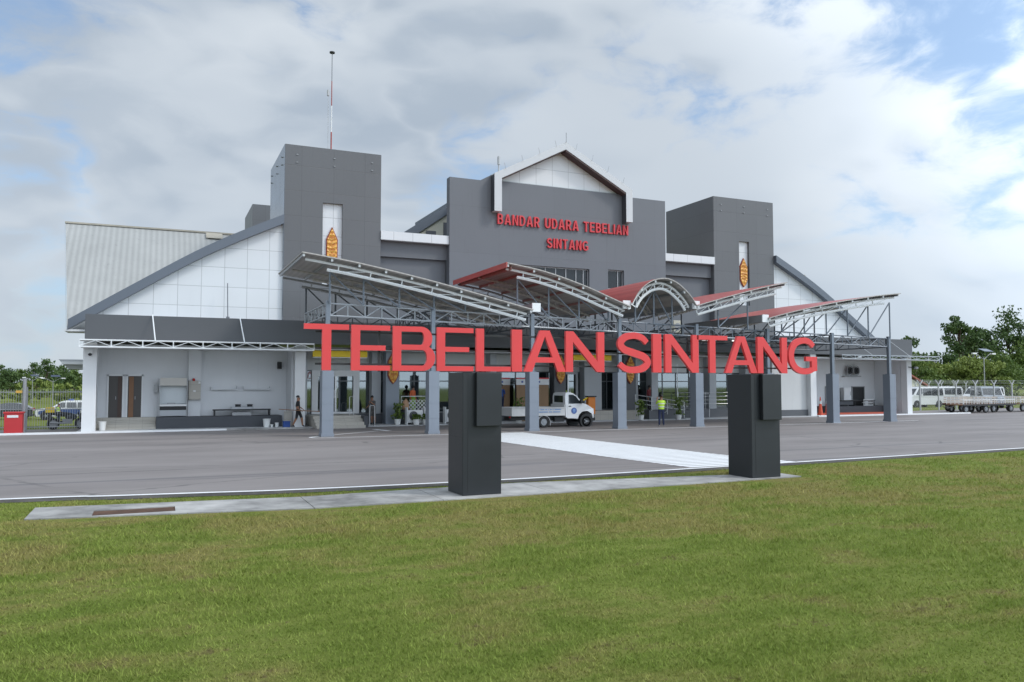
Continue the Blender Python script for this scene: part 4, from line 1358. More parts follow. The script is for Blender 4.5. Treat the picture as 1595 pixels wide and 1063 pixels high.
# ------------------------------------------------------------------ grass
def grass():
    g = np.random.default_rng(3)
    def region(n, dmin, dmax):
        # even cover thinning with distance, over the strip of lawn the place has before the apron
        d = dmin * (dmax / dmin) ** g.random(n)
        a = np.radians(24 + (g.random(n) * 2 - 1) * 52)
        return np.sin(a) * d, np.cos(a) * d
    x, y = region(400000, 4.2, 36.0)
    nx = np.array([p[0] for p in near]); ny = np.array([p[1] for p in near])
    edge = np.interp(x, nx, ny) - 0.42
    keep = y < edge
    sn = np.interp(x, [-2.01, 2.6, 6.5, 12.99, 14.5], [15.75, 15.0, 15.0, 15.15, 15.2]) + (g.random(len(x)) - 0.4) * 0.16 + 0.07 * np.sin(x * 4.1) * np.sin(x * 1.3 + 2)
    sf = np.interp(x, [-1.97, 2.84, 7.4, 12.99, 14.72], [17.1, 16.55, 16.9, 16.2, 15.95])
    keep &= ~((x > -2.0) & (x < 14.62) & (y > sn - 0.02) & (y < sf + 0.02))
    x, y = x[keep], y[keep]
    # weeds in the gap between slab and tar, and along the tar edge
    wx = g.random(7000) * 24 - 6
    wy = np.interp(wx, nx, ny) - 0.40 - np.abs(g.normal(0, 0.30, 7000)) + 0.10 * np.sin(wx * 3.7)
    wsf = np.interp(wx, [-1.97, 2.84, 7.4, 12.99, 14.72], [17.1, 16.55, 16.9, 16.2, 15.95])
    k = ((wy > wsf + 0.01) | (wx < -2.0)) & (np.sin(wx * 2.3) + np.sin(wx * 5.1 + 1) > -0.5)
    x = np.concatenate([x, wx[k]]); y = np.concatenate([y, wy[k]])
    n = len(x)
    d = np.hypot(x, y)
    edge2 = np.interp(x, nx, ny) - 0.42
    sd = np.where((x > -2) & (x < 14.7), np.interp(x, [-2.01, 2.6, 6.5, 12.99, 14.5], [15.75, 15.0, 15.0, 15.15, 15.2]) - y, 9)
    rim = np.clip(np.where(sd > -0.3, np.minimum(edge2 - y, np.abs(sd) * 1.2), edge2 - y) / 0.9, 0.30, 1.0)
    ln = rim * (0.020 + 0.034 * g.random(n) ** 2) * (1 + 0.35 * np.sin(x * 1.7) * np.cos(y * 1.3)) * np.clip(d / 9, 0.9, 1.5)
    wd = 0.0026 + 0.00042 * d * (0.6 + 0.8 * g.random(n))
    th = g.random(n) * 2 * np.pi
    lean = ln * (0.35 + 0.9 * g.random(n))
    lx, ly = np.cos(th) * lean, np.sin(th) * lean
    ph = g.random(n) * np.pi
    ox, oy = np.cos(ph) * wd, np.sin(ph) * wd
    co = np.empty((n, 3, 3), np.float32)
    co[:, 0] = np.stack([x - ox, y - oy, np.full(n, 0.0)], 1)
    co[:, 1] = np.stack([x + ox, y + oy, np.full(n, 0.0)], 1)
    co[:, 2] = np.stack([x + lx, y + ly, ln], 1)
    me = bpy.data.meshes.new('grass')
    me.vertices.add(n * 3)
    me.vertices.foreach_set('co', co.ravel())
    me.loops.add(n * 3)
    me.loops.foreach_set('vertex_index', np.arange(n * 3, dtype=np.int32))
    me.polygons.add(n)
    me.polygons.foreach_set('loop_start', np.arange(n, dtype=np.int32) * 3)
    at = me.attributes.new('tone', 'FLOAT', 'POINT')
    tone = np.repeat(g.random(n), 3).astype(np.float32)
    tone[2::3] = np.clip(tone[2::3] + 0.15, 0, 1.2)
    at.data.foreach_set('value', tone)
    me.materials.append(MATS['blade'])
    me.update()
    o = bpy.data.objects.new('grass', me)
    col.objects.link(o)
    tag(o, 'short lawn grass with dry patches before the road', 'grass', kind='stuff')


grass()

# ------------------------------------------------------------------ vehicles
def wheel(root, x, y, r, w, side, rim_mat=None):
    """tyre with a dished rim; side -1 shows its face to -y"""
    t = MB()
    prof = [(r * 0.62, -w / 2), (r * 0.93, -w / 2), (r, -w / 2 + 0.03), (r, w / 2 - 0.03), (r * 0.93, w / 2), (r * 0.62, w / 2)]
    n = 22
    vs = [(x + p[0] * math.cos(2 * PI * k / n), y + p[1], r + p[0] * math.sin(2 * PI * k / n)) for p in prof for k in range(n)]
    fs = [(i * n + k, i * n + (k + 1) % n, (i + 1) * n + (k + 1) % n, (i + 1) * n + k) for i in range(len(prof) - 1) for k in range(n)]
    t.add(vs, fs)
    o = t.build('wheel', M_RUBBER, root)
    rim = MB().cyl((x, y + side * (w / 2 - 0.045), r), (0, 1, 0), r * 0.63, 0.04, n)
    rim.cyl((x, y + side * (w / 2 - 0.015), r), (0, 1, 0), r * 0.2, 0.05, 10)
    for k in range(5):
        a = 2 * PI * k / 5
        rim.bar((x + r * 0.15 * math.cos(a), y + side * (w / 2 - 0.018), r + r * 0.15 * math.sin(a)), (x + r * 0.58 * math.cos(a), y + side * (w / 2 - 0.018), r + r * 0.58 * math.sin(a)), 0.05, 0.03)
    rim.build('rim', rim_mat or M_CARSILVER, o)
    return o


def loft(profile):
    """body shell from a closed side outline of (x, z, half width)"""
    n = len(profile)
    vs = [(x, -h, z) for x, z, h in profile] + [(x, h, z) for x, z, h in profile]
    cs = [[Vector((x, z, 0)) for x, z, h in profile]]
    tris = tessellate_polygon(cs)
    fs = []
    for t in tris:
        a, b, c = (cs[0][i] for i in t)
        ar = (b.x - a.x) * (c.y - a.y) - (c.x - a.x) * (b.y - a.y)
        t = t if ar > 0 else (t[0], t[2], t[1])
        fs += [tuple(t), tuple(i + n for i in reversed(t))]
    ar = sum(profile[i][0] * profile[(i + 1) % n][1] - profile[(i + 1) % n][0] * profile[i][1] for i in range(n))
    for i in range(n):
        j = (i + 1) % n
        fs.append((i, i + n, j + n, j) if ar > 0 else (j, j + n, i + n, i))
    return MB().add(vs, fs)


def side_panel(pts, hw, off=0.008, sides=(-1, 1)):
    """panel lying on a body side; hw gives the half width at height z"""
    m = MB()
    for s in sides:
        cs = [[Vector((x, z, 0)) for x, z in pts]]
        n = len(pts)
        vs = [(x, s * (hw(z) + off), z) for x, z in pts] + [(x, s * (hw(z) - 0.03), z) for x, z in pts]
        fs = []
        for t in tessellate_polygon(cs):
            fs.append(tuple(t))
        fs += [(i, (i + 1) % n, (i + 1) % n + n, i + n) for i in range(n)]
        m.add(vs, fs)
    return m


def car(root, L, W, Hh, paint, kind='suv', lower=None):
    """saloon, suv or van with glass, wheels, lamps, bumpers"""
    hw0 = W / 2
    zb = 0.24
    belt = 0.98 if kind == 'suv' else 0.86 if kind == 'saloon' else 1.10
    hw = lambda z: hw0 - max(0, z - belt) * (0.20 if kind != 'van' else 0.08)
    if kind == 'van':
        P_ = [(0.03, zb), (L - 0.08, zb), (L, 0.5), (L - 0.06, 0.95), (L - 0.45, 1.2), (L - 1.05, Hh - 0.18), (L - 1.35, Hh - 0.03), (L * 0.5, Hh), (0.25, Hh - 0.05), (0.06, Hh - 0.25), (0.0, 0.9), (0, 0.45)]
    elif kind == 'suv':
        P_ = [(0.05, 0.3), (L - 0.08, 0.3), (L, 0.55), (L - 0.04, 0.88), (L - 0.25, 1.0), (L - 1.25, 1.1), (L - 1.95, Hh - 0.1), (L - 2.3, Hh), (0.9, Hh), (0.35, Hh - 0.1), (0.08, 1.05), (0.0, 0.85), (0, 0.5)]
    else:
        P_ = [(0.05, zb), (L - 0.06, zb), (L, 0.5), (L - 0.08, 0.74), (L - 1.05, 0.93), (L - 1.85, Hh - 0.08), (L - 2.3, Hh), (1.3, Hh - 0.02), (0.75, Hh - 0.14), (0.12, 0.98), (0.0, 0.8), (0, 0.42)]
    body = loft([(x, z, hw(z) - (0.05 if z < 0.4 or x < 0.1 or x > L - 0.1 else 0)) for x, z in P_]).build('body', paint, root, bevel=0.04)
    zt = Hh - 0.16
    if kind == 'van':
        wins = [[(L - 1.65, belt + 0.05), (L - 0.72, belt + 0.12), (L - 1.22, zt), (L - 1.65, zt)], [(L - 2.9, belt + 0.05), (L - 1.73, belt + 0.05), (L - 1.73, zt), (L - 2.9, zt)], [(0.35, belt + 0.05), (L - 2.98, belt + 0.05), (L - 2.98, zt), (0.40, zt)]]
        ws = [(L - 0.47, 1.22), (L - 1.03, Hh - 0.2)]
    elif kind == 'suv':
        wins = [[(L - 2.35, belt + 0.12), (L - 1.5, belt + 0.12), (L - 2.02, zt), (L - 2.35, zt)], [(L - 3.25, belt + 0.10), (L - 2.43, belt + 0.10), (L - 2.43, zt), (L - 3.2, zt)], [(0.5, belt + 0.12), (L - 3.33, belt + 0.10), (L - 3.3, zt), (0.62, zt)]]
        ws = [(L - 1.27, 1.12), (L - 1.93, Hh - 0.12)]
    else:
        wins = [[(L - 2.45, belt + 0.08), (L - 1.35, belt + 0.08), (L - 1.95, zt + 0.05), (L - 2.45, zt + 0.06)], [(0.9, belt + 0.1), (L - 2.53, belt + 0.08), (L - 2.53, zt + 0.06), (1.3, zt)]]
        ws = [(L - 1.08, 0.96), (L - 1.83, Hh - 0.1)]
    for w_ in wins:
        for sd in (-1, 1):
            side_panel(w_, hw, sides=(sd,)).build('window', M_CARGLASS, root)
    (xa, za), (xb, zb_) = ws
    nx, nz = (za - zb_), (xb - xa)
    l = math.hypot(nx, nz)
    ox, oz = -nx / l * 0.012, -nz / l * 0.012
    if oz < 0: ox, oz = -ox, -oz
    MB().add([(xa + ox, -hw(za) + 0.1, za + oz), (xa + ox, hw(za) - 0.1, za + oz), (xb + ox, hw(zb_) - 0.1, zb_ + oz), (xb + ox, -hw(zb_) + 0.1, zb_ + oz)], [(0, 1, 2, 3)]).build('windscreen', M_CARGLASS, root)
    rr = 0.38 if kind == 'suv' else 0.31
    for x in (L * 0.20, L - 0.85):
        for s in (-1, 1):
            a_ = MB().cyl((x, s * (hw0 - 0.10), rr), (0, 1, 0), rr + 0.07, 0.215, 20)
            a_.build('wheel_arch', M_BLACK, root)
            wheel(root, x, s * (hw0 - 0.09), rr, 0.21, s)
    for s in (-1, 1):
        box(L - 0.09, L + 0.012, s * (hw0 - 0.30) - 0.14, s * (hw0 - 0.30) + 0.14, 0.68, 0.82).build('headlight', M_LAMP, root)
        box(-0.012, 0.10, s * (hw0 - 0.20) - 0.09, s * (hw0 - 0.20) + 0.09, 0.75, 1.0).build('tail_light', M_TAIL, root)
        box(L - 1.45, L - 1.3, s * (hw0 + 0.08) - 0.07, s * (hw0 + 0.08) + 0.07, belt + 0.06, belt + 0.2).build('mirror', paint, root)
    box(-0.03, L + 0.03, -hw0 + 0.1, hw0 - 0.1, 0.28, 0.46).build('bumper', M_BLACK if kind != 'van' else M_GREYSTEEL, root)
    if lower:
        side_panel([(0.12, 0.5), (L - 0.25, 0.5), (L - 0.25, 0.80), (L - 1.3, 1.0), (0.12, 1.0)], lambda z: hw0, 0.004).build('stripe', lower, root)
    return root


# white pickup under the canopy
P = thing('pickup_truck', (18.55, 38.35, 0.004), 'small white pickup truck with blue round emblem on its door', 'pickup truck', local=True)
HW = lambda z: 0.80 - max(0, z - 1.15) * 0.14
cab = [(1.30, 0.50), (2.02, 0.42), (2.10, 0.64), (2.28, 0.80), (2.60, 0.84), (2.86, 0.70), (2.95, 0.44), (3.02, 0.46), (3.04, 0.74), (2.96, 0.98), (2.62, 1.16), (2.34, 1.26), (1.98, 1.66), (1.78, 1.79), (1.60, 1.845), (1.42, 1.84), (1.32, 1.78), (1.28, 1.60)]
loft([(x, z, HW(z) - (0.06 if x > 2.9 else 0.0)) for x, z in cab]).build('cab', M_CARWHITE, P, bevel=0.025)
box(1.262, 1.279, -0.50, 0.50, 1.30, 1.66).build('window', M_CARGLASS, P, bevel=0.005)
for s in (-1, 1):
    side_panel([(1.47, 1.24), (2.24, 1.24), (1.93, 1.62), (1.76, 1.71), (1.50, 1.71)], HW, sides=(s,)).build('window', M_CARGLASS, P)
    dr = side_panel([(1.38, 0.46), (2.02, 0.46), (2.14, 0.78), (2.34, 0.92), (2.34, 1.21), (1.38, 1.21)], HW, 0.006, sides=(s,)).build('door', M_CARWHITE, P)
    box(1.46, 1.60, s * 0.815 - 0.012, s * 0.815 + 0.012, 1.08, 1.12).build('handle', M_BLACK, dr)
    e_ = MB().cyl((1.78, s * 0.812, 0.86), (0, 1, 0), 0.165, 0.016, 20)
    e_.build('emblem', M_BLUEMARK, dr)
    MB().cyl((1.78, s * 0.818, 0.885), (0, 1, 0), 0.085, 0.018, 16).bar((1.68, s * 0.819, 0.78), (1.88, s * 0.819, 0.78), 0.02, 0.03).build('emblem_device', M_BLUETEXT, dr)
    # faint two-line lettering on the bed side: too far off to read in the photograph
    tx = MB()
    for k, z in enumerate((0.915, 0.79)):
        x = -0.95 + 0.1 * k
        rr_ = random.Random(5 + k)
        while x < 0.95:
            w_ = rr_.uniform(0.028, 0.05)
            tx.box(x, x + w_, s * 0.832 - 0.006, s * 0.832 + 0.006, z, z + 0.055)
            x += w_ + (0.018 if rr_.random() < 0.85 else 0.07)
    tx.build('side_lettering', M_BLUETEXT, P)
MB().add([(2.36, -0.64, 1.268), (2.36, 0.64, 1.268), (1.80, 0.60, 1.80), (1.80, -0.60, 1.80)], [(0, 1, 2, 3)]).build('windscreen', M_CARGLASS, P)
bed = MB().box(-1.85, 1.24, -0.82, -0.78, 0.62, 1.06).box(-1.85, 1.24, 0.78, 0.82, 0.62, 1.06).box(-1.85, -1.81, -0.78, 0.78, 0.62, 1.06).box(1.20, 1.24, -0.78, 0.78, 0.62, 1.2).box(-1.81, 1.20, -0.78, 0.78, 0.62, 0.68)
for s in (-1, 1):
    bed.box(-1.85, 1.24, s * 0.835 - 0.015, s * 0.835 + 0.015, 1.02, 1.06).box(-1.85, 1.24, s * 0.835 - 0.015, s * 0.835 + 0.015, 0.62, 0.66)
bed.build('cargo_bed', M_BEDWHITE, P)
ch = MB().box(-1.75, 2.2, -0.42, -0.32, 0.38, 0.55).box(-1.75, 2.2, 0.32, 0.42, 0.38, 0.55).box(-0.05, 0.05, -0.7, 0.7, 0.22, 0.36).box(0.7, 1.25, -0.66, -0.4, 0.28, 0.52).box(2.5, 2.56, -0.7, 0.7, 0.22, 0.34)
ch.build('chassis', M_BLACK, P)
for x in (0.0, 2.53):
    for s in (-1, 1):
        if x > 1:
            MB().cyl((x, s * 0.72, 0.32), (0, 1, 0), 0.385, 0.19, 20).build('wheel_arch', M_BLACK, P)
        wheel(P, x, s * 0.73, 0.29, 0.17, s)
        if x == 0:
            fl = MB()
            for a0 in range(20, 160, 20):
                fl.bar((0.36 * math.cos(R(a0)), s * 0.74, 0.27 + 0.36 * math.sin(R(a0))), (0.36 * math.cos(R(a0 + 20)), s * 0.74, 0.27 + 0.36 * math.sin(R(a0 + 20))), 0.16, 0.025)
            fl.box(0.35, 0.37, s * 0.74 - 0.1, s * 0.74 + 0.1, 0.12, 0.38)
            fl.build('mudguard', M_BEDWHITE, P)
for s in (-1, 1):
    box(2.86, 3.03, s * 0.58 - 0.13, s * 0.58 + 0.13, 0.80, 0.96).build('headlight', M_LAMP, P)
    box(2.12, 2.26, s * 0.9 - 0.08, s * 0.9 + 0.08, 1.25, 1.42).build('mirror', M_BLACK, P)
    box(-1.88, -1.855, s * 0.6 - 0.08, s * 0.6 + 0.08, 0.52, 0.61).build('tail_light', M_TAIL, P)
box(2.93, 3.06, -0.72, 0.72, 0.30, 0.52).build('bumper', M_BLACK, P)

car(thing('police_pickup', (-4.9, 83.0, -0.946), 'white and blue police car with a light bar behind the left fence', 'police car', local=True, rz=PI), 4.9, 1.9, 1.72, M_CARWHITE, 'suv', M_CARBLUE)
pc = bpy.data.objects['police_pickup']
box(2.0, 2.35, -0.6, 0.6, 1.73, 1.85).build('light_bar', M_BLUEMARK, pc)
c1 = thing('parked_car', (-10.3, 85.5, -0.946), 'dark parked car just left of the police car, beyond the fence', 'car', 'dark cars beyond the left fence', local=True, rz=PI)
car(c1, 4.4, 1.75, 1.5, M_CARDARK, 'saloon')
dup(c1, (-15.6, 86.0, -0.946), PI, 'dark parked car at the left picture edge behind the red cabinet')

VANG = 'white vans beyond the right fence'
v1 = thing('minibus', (71.2, 55.5, 0.004), 'white minibus nearest the terminal, seen side on through the fence', 'van', VANG, local=True, rz=PI)
car(v1, 4.9, 1.8, 2.0, M_CARWHITE, 'van')
v2 = thing('minibus', (75.2, 54.0, 0.004), 'silver white van nosing towards the fence, second from the terminal', 'van', VANG, local=True, rz=PI * 1.28)
car(v2, 4.9, 1.8, 2.05, M_CARSILVER, 'van')
dup(v1, (83.0, 57.5, 0.004), PI * 1.02, 'white minibus third from the terminal, behind the first cart')
dup(v2, (86.6, 54.8, 0.004), PI * 1.25, 'van behind the middle carts, angled to the fence')
dup(v1, (79.6, 59.8, 0.004), PI * 1.01, 'white minibus in the second row, seen over the first cart')
dup(v2, (98.5, 60.5, 0.004), PI * 1.1, 'silver white van in the second row near the right edge')
dup(v1, (92.5, 56.5, 0.004), PI, 'white minibus at the right picture edge behind the carts')

# ------------------------------------------------------------------ baggage carts
def cart():
    k = thing('baggage_cart', (0, 0, 0), 'flat baggage cart with pale rails', 'baggage cart', 'baggage carts on the apron', local=True)
    box(-1.6, 1.6, -0.75, 0.75, 0.60, 0.68).build('deck', M_WOOD, k)
    box(-1.62, 1.62, -0.77, -0.752, 0.56, 0.70).box(-1.62, 1.62, 0.752, 0.77, 0.56, 0.70).build('frame', M_BLACK, k)
    for x in (-1.56, 1.56):
        r_ = MB()
        for y in (-0.7, -0.35, 0, 0.35, 0.7):
            r_.tube([(x, y, 0.68), (x, y, 1.25)], 0.02, 6)
        for z in (0.85, 1.05, 1.25):
            r_.tube([(x, -0.7, z), (x, 0.7, z)], 0.02, 6)
        r_.build('end_rail', M_WTRUSS, k)
    r_ = MB()
    for z in (0.75, 0.92, 1.10):
        r_.box(-1.55, 1.55, 0.70, 0.72, z, z + 0.13)
    r_.build('side_board', mat('worn_board', (0.42, 0.38, 0.33), 0.7, 0, 0.2, 3), k)
    r_ = MB()
    for x in (-1.5, -1.2, -0.9, -0.6, -0.3, 0, 0.3, 0.6, 0.9, 1.2, 1.5):
        r_.tube([(x, -0.72, 0.68), (x, -0.72, 1.02)], 0.018, 6)
    r_.tube([(-1.55, -0.72, 1.02), (1.55, -0.72, 1.02)], 0.02, 6)
    r_.build('side_rail', M_WTRUSS, k)
    for x in (-1.15, 1.15):
        for s in (-1, 1):
            wheel(k, x, s * 0.60, 0.32, 0.15, s)
    MB().tube([(-1.6, 0, 0.55), (-2.4, 0, 0.38), (-2.6, 0, 0.42)], 0.035, 6).build('tow_bar', M_BLACK, k)
    return k


k0 = cart()
k0.location = (58.6, 43.0, 0.004)
k0['label'] = 'flat baggage cart at the left end of the row, red wheels behind it'
dup(k0, (62.4, 43.5, 0.004), 0.06, 'second baggage cart in the row counted from the terminal')
dup(k0, (66.4, 43.6, 0.004), -0.04, 'third baggage cart in the row, cut by the picture edge')
dup(k0, (61.3, 45.4, 0.004), 0.03, 'baggage cart in the back row, behind the gap of the first two')

# ------------------------------------------------------------------ fences
def y_fence(pts, name, label):
    f = thing(name, (pts[0][0], pts[0][1], 0), label, 'fence')
    for (xa, ya), (xb, yb) in zip(pts, pts[1:]):
        d = Vector((xb - xa, yb - ya, 0))
        n = max(1, round(d.length / 2.9))
        for i in range(n):
            p = Vector((xa, ya, 0)) + d * i / n
            b = MB().box(p.x - 0.05, p.x + 0.05, p.y - 0.05, p.y + 0.05, 0, 2.25)
            b.bar((p.x, p.y, 2.2), (p.x - 0.36, p.y, 2.62), 0.07).bar((p.x, p.y, 2.2), (p.x + 0.36, p.y, 2.62), 0.07)
            b.build('post', M_KERB, f)
            q = Vector((xa, ya, 0)) + d * (i + 1) / n
            MB().add([(p.x + 0.05, p.y, 0.05), (q.x - 0.05, q.y, 0.05), (q.x - 0.05, q.y, 2.15), (p.x + 0.05, p.y, 2.15)], [(0, 1, 2, 3)]).build('mesh_panel', MATS['chain'], f)
        w = MB()
        for dz, dx in ((2.3, 0.12), (2.45, 0.24), (2.6, 0.34), (2.3, -0.12), (2.45, -0.24), (2.6, -0.34)):
            w.tube([(xa + dx, ya, dz), (xb + dx, yb, dz)], 0.008, 4)
        w.build('barbed_wire', M_GREYSTEEL, f)
    return f


y_fence([(56.6, 47.6), (66, 49.6), (90, 52.0)], 'security_fence', 'mesh security fence with forked barbed wire posts before the vans')
y_fence([(60, 66.0), (100, 72.0)], 'security_fence', 'farther mesh fence with forked posts, behind the vans')
# upright-bar fence at the left
f = thing('bar_fence', (-3.3, 44.4, 0), 'thin grey steel bar fence between the terminal corner and the picture edge', 'fence')
for x0, x1 in ((-5.62, -3.3), (-8.2, -5.78), (-10.8, -8.3), (-13.4, -10.9), (-16, -13.5)):
    b = MB()
    k = int((x1 - x0) / 0.105)
    for i in range(k + 1):
        x = x0 + (x1 - x0) * i / k
        b.box(x - 0.008, x + 0.008, 44.392, 44.408, 0.12, 2.02)
    for z in (0.2, 1.05, 1.88):
        b.box(x0, x1, 44.413, 44.44, z, z + 0.04)
    b.build('bar_panel', M_GREYSTEEL, f)
    box(x0 - 0.07, x0 - 0.005, 44.36, 44.44, 0, 2.15).build('post', M_GREYSTEEL, f)
gp = one('gate_post', MB().tube([(-5.70, 43.9, 0), (-5.70, 43.9, 2.55)], 0.085, 10), M_GREYSTEEL, 'tall grey round post beside the red cabinet', 'post')
box(-6.05, -5.79, 43.86, 43.9, 1.86, 1.98).build('sign_plate', mat('amber_plate', (0.6, 0.36, 0.06), 0.5, 0, 0.1, 3), gp)
cb = thing('red_cabinet', (-6.0, 43.2, 0), 'red hose cabinet with pale label standing by the left fence', 'cabinet')
box(-6.36, -5.64, 43.0, 43.5, 0.0, 0.92).build('body', M_REDBIN, cb, bevel=0.01)
box(-6.40, -5.60, 42.96, 43.54, 0.925, 1.0).build('lid', M_REDBIN, cb, bevel=0.01)
box(-6.24, -5.80, 42.985, 42.998, 0.74, 0.85).build('label_plate', M_WHITE, cb)

# ------------------------------------------------------------------ street lamps, masts
def solar_lamp(loc, h, label):
    l = thing('street_lamp', loc, label, 'street lamp', 'solar street lamps', local=True)
    MB().tube([(0, 0, 0), (0, 0, h * 0.86)], [0.10, 0.06], 8).build('pole', M_GREYSTEEL, l)
    MB().tube([(0, 0, h * 0.80), (-1.3, 0, h * 0.90), (-2.0, 0, h * 0.91)], 0.05, 6).tube([(0, 0, h * 0.80), (1.3, 0, h * 0.92), (2.0, 0, h * 0.93)], 0.05, 6).build('arm', M_GREYSTEEL, l)
    for s in (-1, 1):
        box(s * 2.1 - 0.4, s * 2.1 + 0.4, -0.15, 0.15, h * 0.91, h * 0.94).build('lamp_head', M_WHITE, l)
    MB().add([(-0.5, -0.55, h * 0.97), (1.4, -0.55, h * 0.97), (1.4, 0.55, h * 1.03), (-0.5, 0.55, h * 1.03), (-0.5, -0.55, h * 0.965), (1.4, -0.55, h * 0.965), (1.4, 0.55, h * 1.025), (-0.5, 0.55, h * 1.025)],
             [(0, 1, 2, 3), (7, 6, 5, 4), (0, 4, 5, 1), (1, 5, 6, 2), (2, 6, 7, 3), (3, 7, 4, 0)]).build('solar_panel', M_SOLAR, l)
    return l


la = solar_lamp((112, 79.5, 0), 7.3, 'tall solar street lamp before the right hand trees')
lb = dup(la, (-9.3, 90, 0), 0.2, 'solar street lamp beyond the cars at the far left', 0.42)
dup(la, (-13.5, 110, 0), 0.5, 'thin lamp pole left of the police car, before the treeline', 0.45)
am = thing('antenna_mast', (9.2, 47.2, 15.9), 'red and white striped antenna mast on top of the left tower', 'mast')
mp = MB()
zs = [15.4, 16.1, 17.3, 18.9, 20.4, 22.15]
M_MASTRED = mat('mast_red', (0.33, 0.05, 0.04), 0.5, 0, 0.1, 3)
M_MASTGREY = mat('mast_grey', (0.16, 0.17, 0.19), 0.5, 0, 0.1, 3)
for i, (a, b) in enumerate(zip(zs, zs[1:])):
    MB().tube([(9.2, 47.2, a), (9.2, 47.2, b)], 0.046 - 0.006 * i, 8).build('mast_section', [M_WHITE, M_MASTRED, M_WHITE, M_MASTRED, M_MASTGREY][i], am)
MB().cyl((9.2, 47.2, 22.15), (0, 0, 1), 0.16, 0.07, 12).build('antenna_cap', M_BLACK, am)
MB().tube([(9.02, 47.2, 15.4), (8.99, 47.2, 19.6)], 0.012, 5).cyl((8.99, 47.2, 19.65), (0, 0, 1), 0.07, 0.35, 8).build('side_aerial', M_KERB, am)
one('lightning_rod', MB().tube([(19.9, 46.8, 15.0), (19.9, 46.8, 17.0)], 0.05, 6).cyl((19.9, 46.8, 16.7), (0, 0, 1), 0.1, 0.5, 8), M_KERB, 'short pale rod rising behind the left slope of the gable', 'rod')
one('roof_rod', MB().tube([(3.45, 45.6, 5.6), (3.4, 45.6, 7.75)], 0.028, 6).cyl((3.45, 45.6, 5.75), (0, 0, 1), 0.09, 0.35, 8), M_MASTGREY, 'thin dark rod standing on the podium before the left white gable', 'rod')

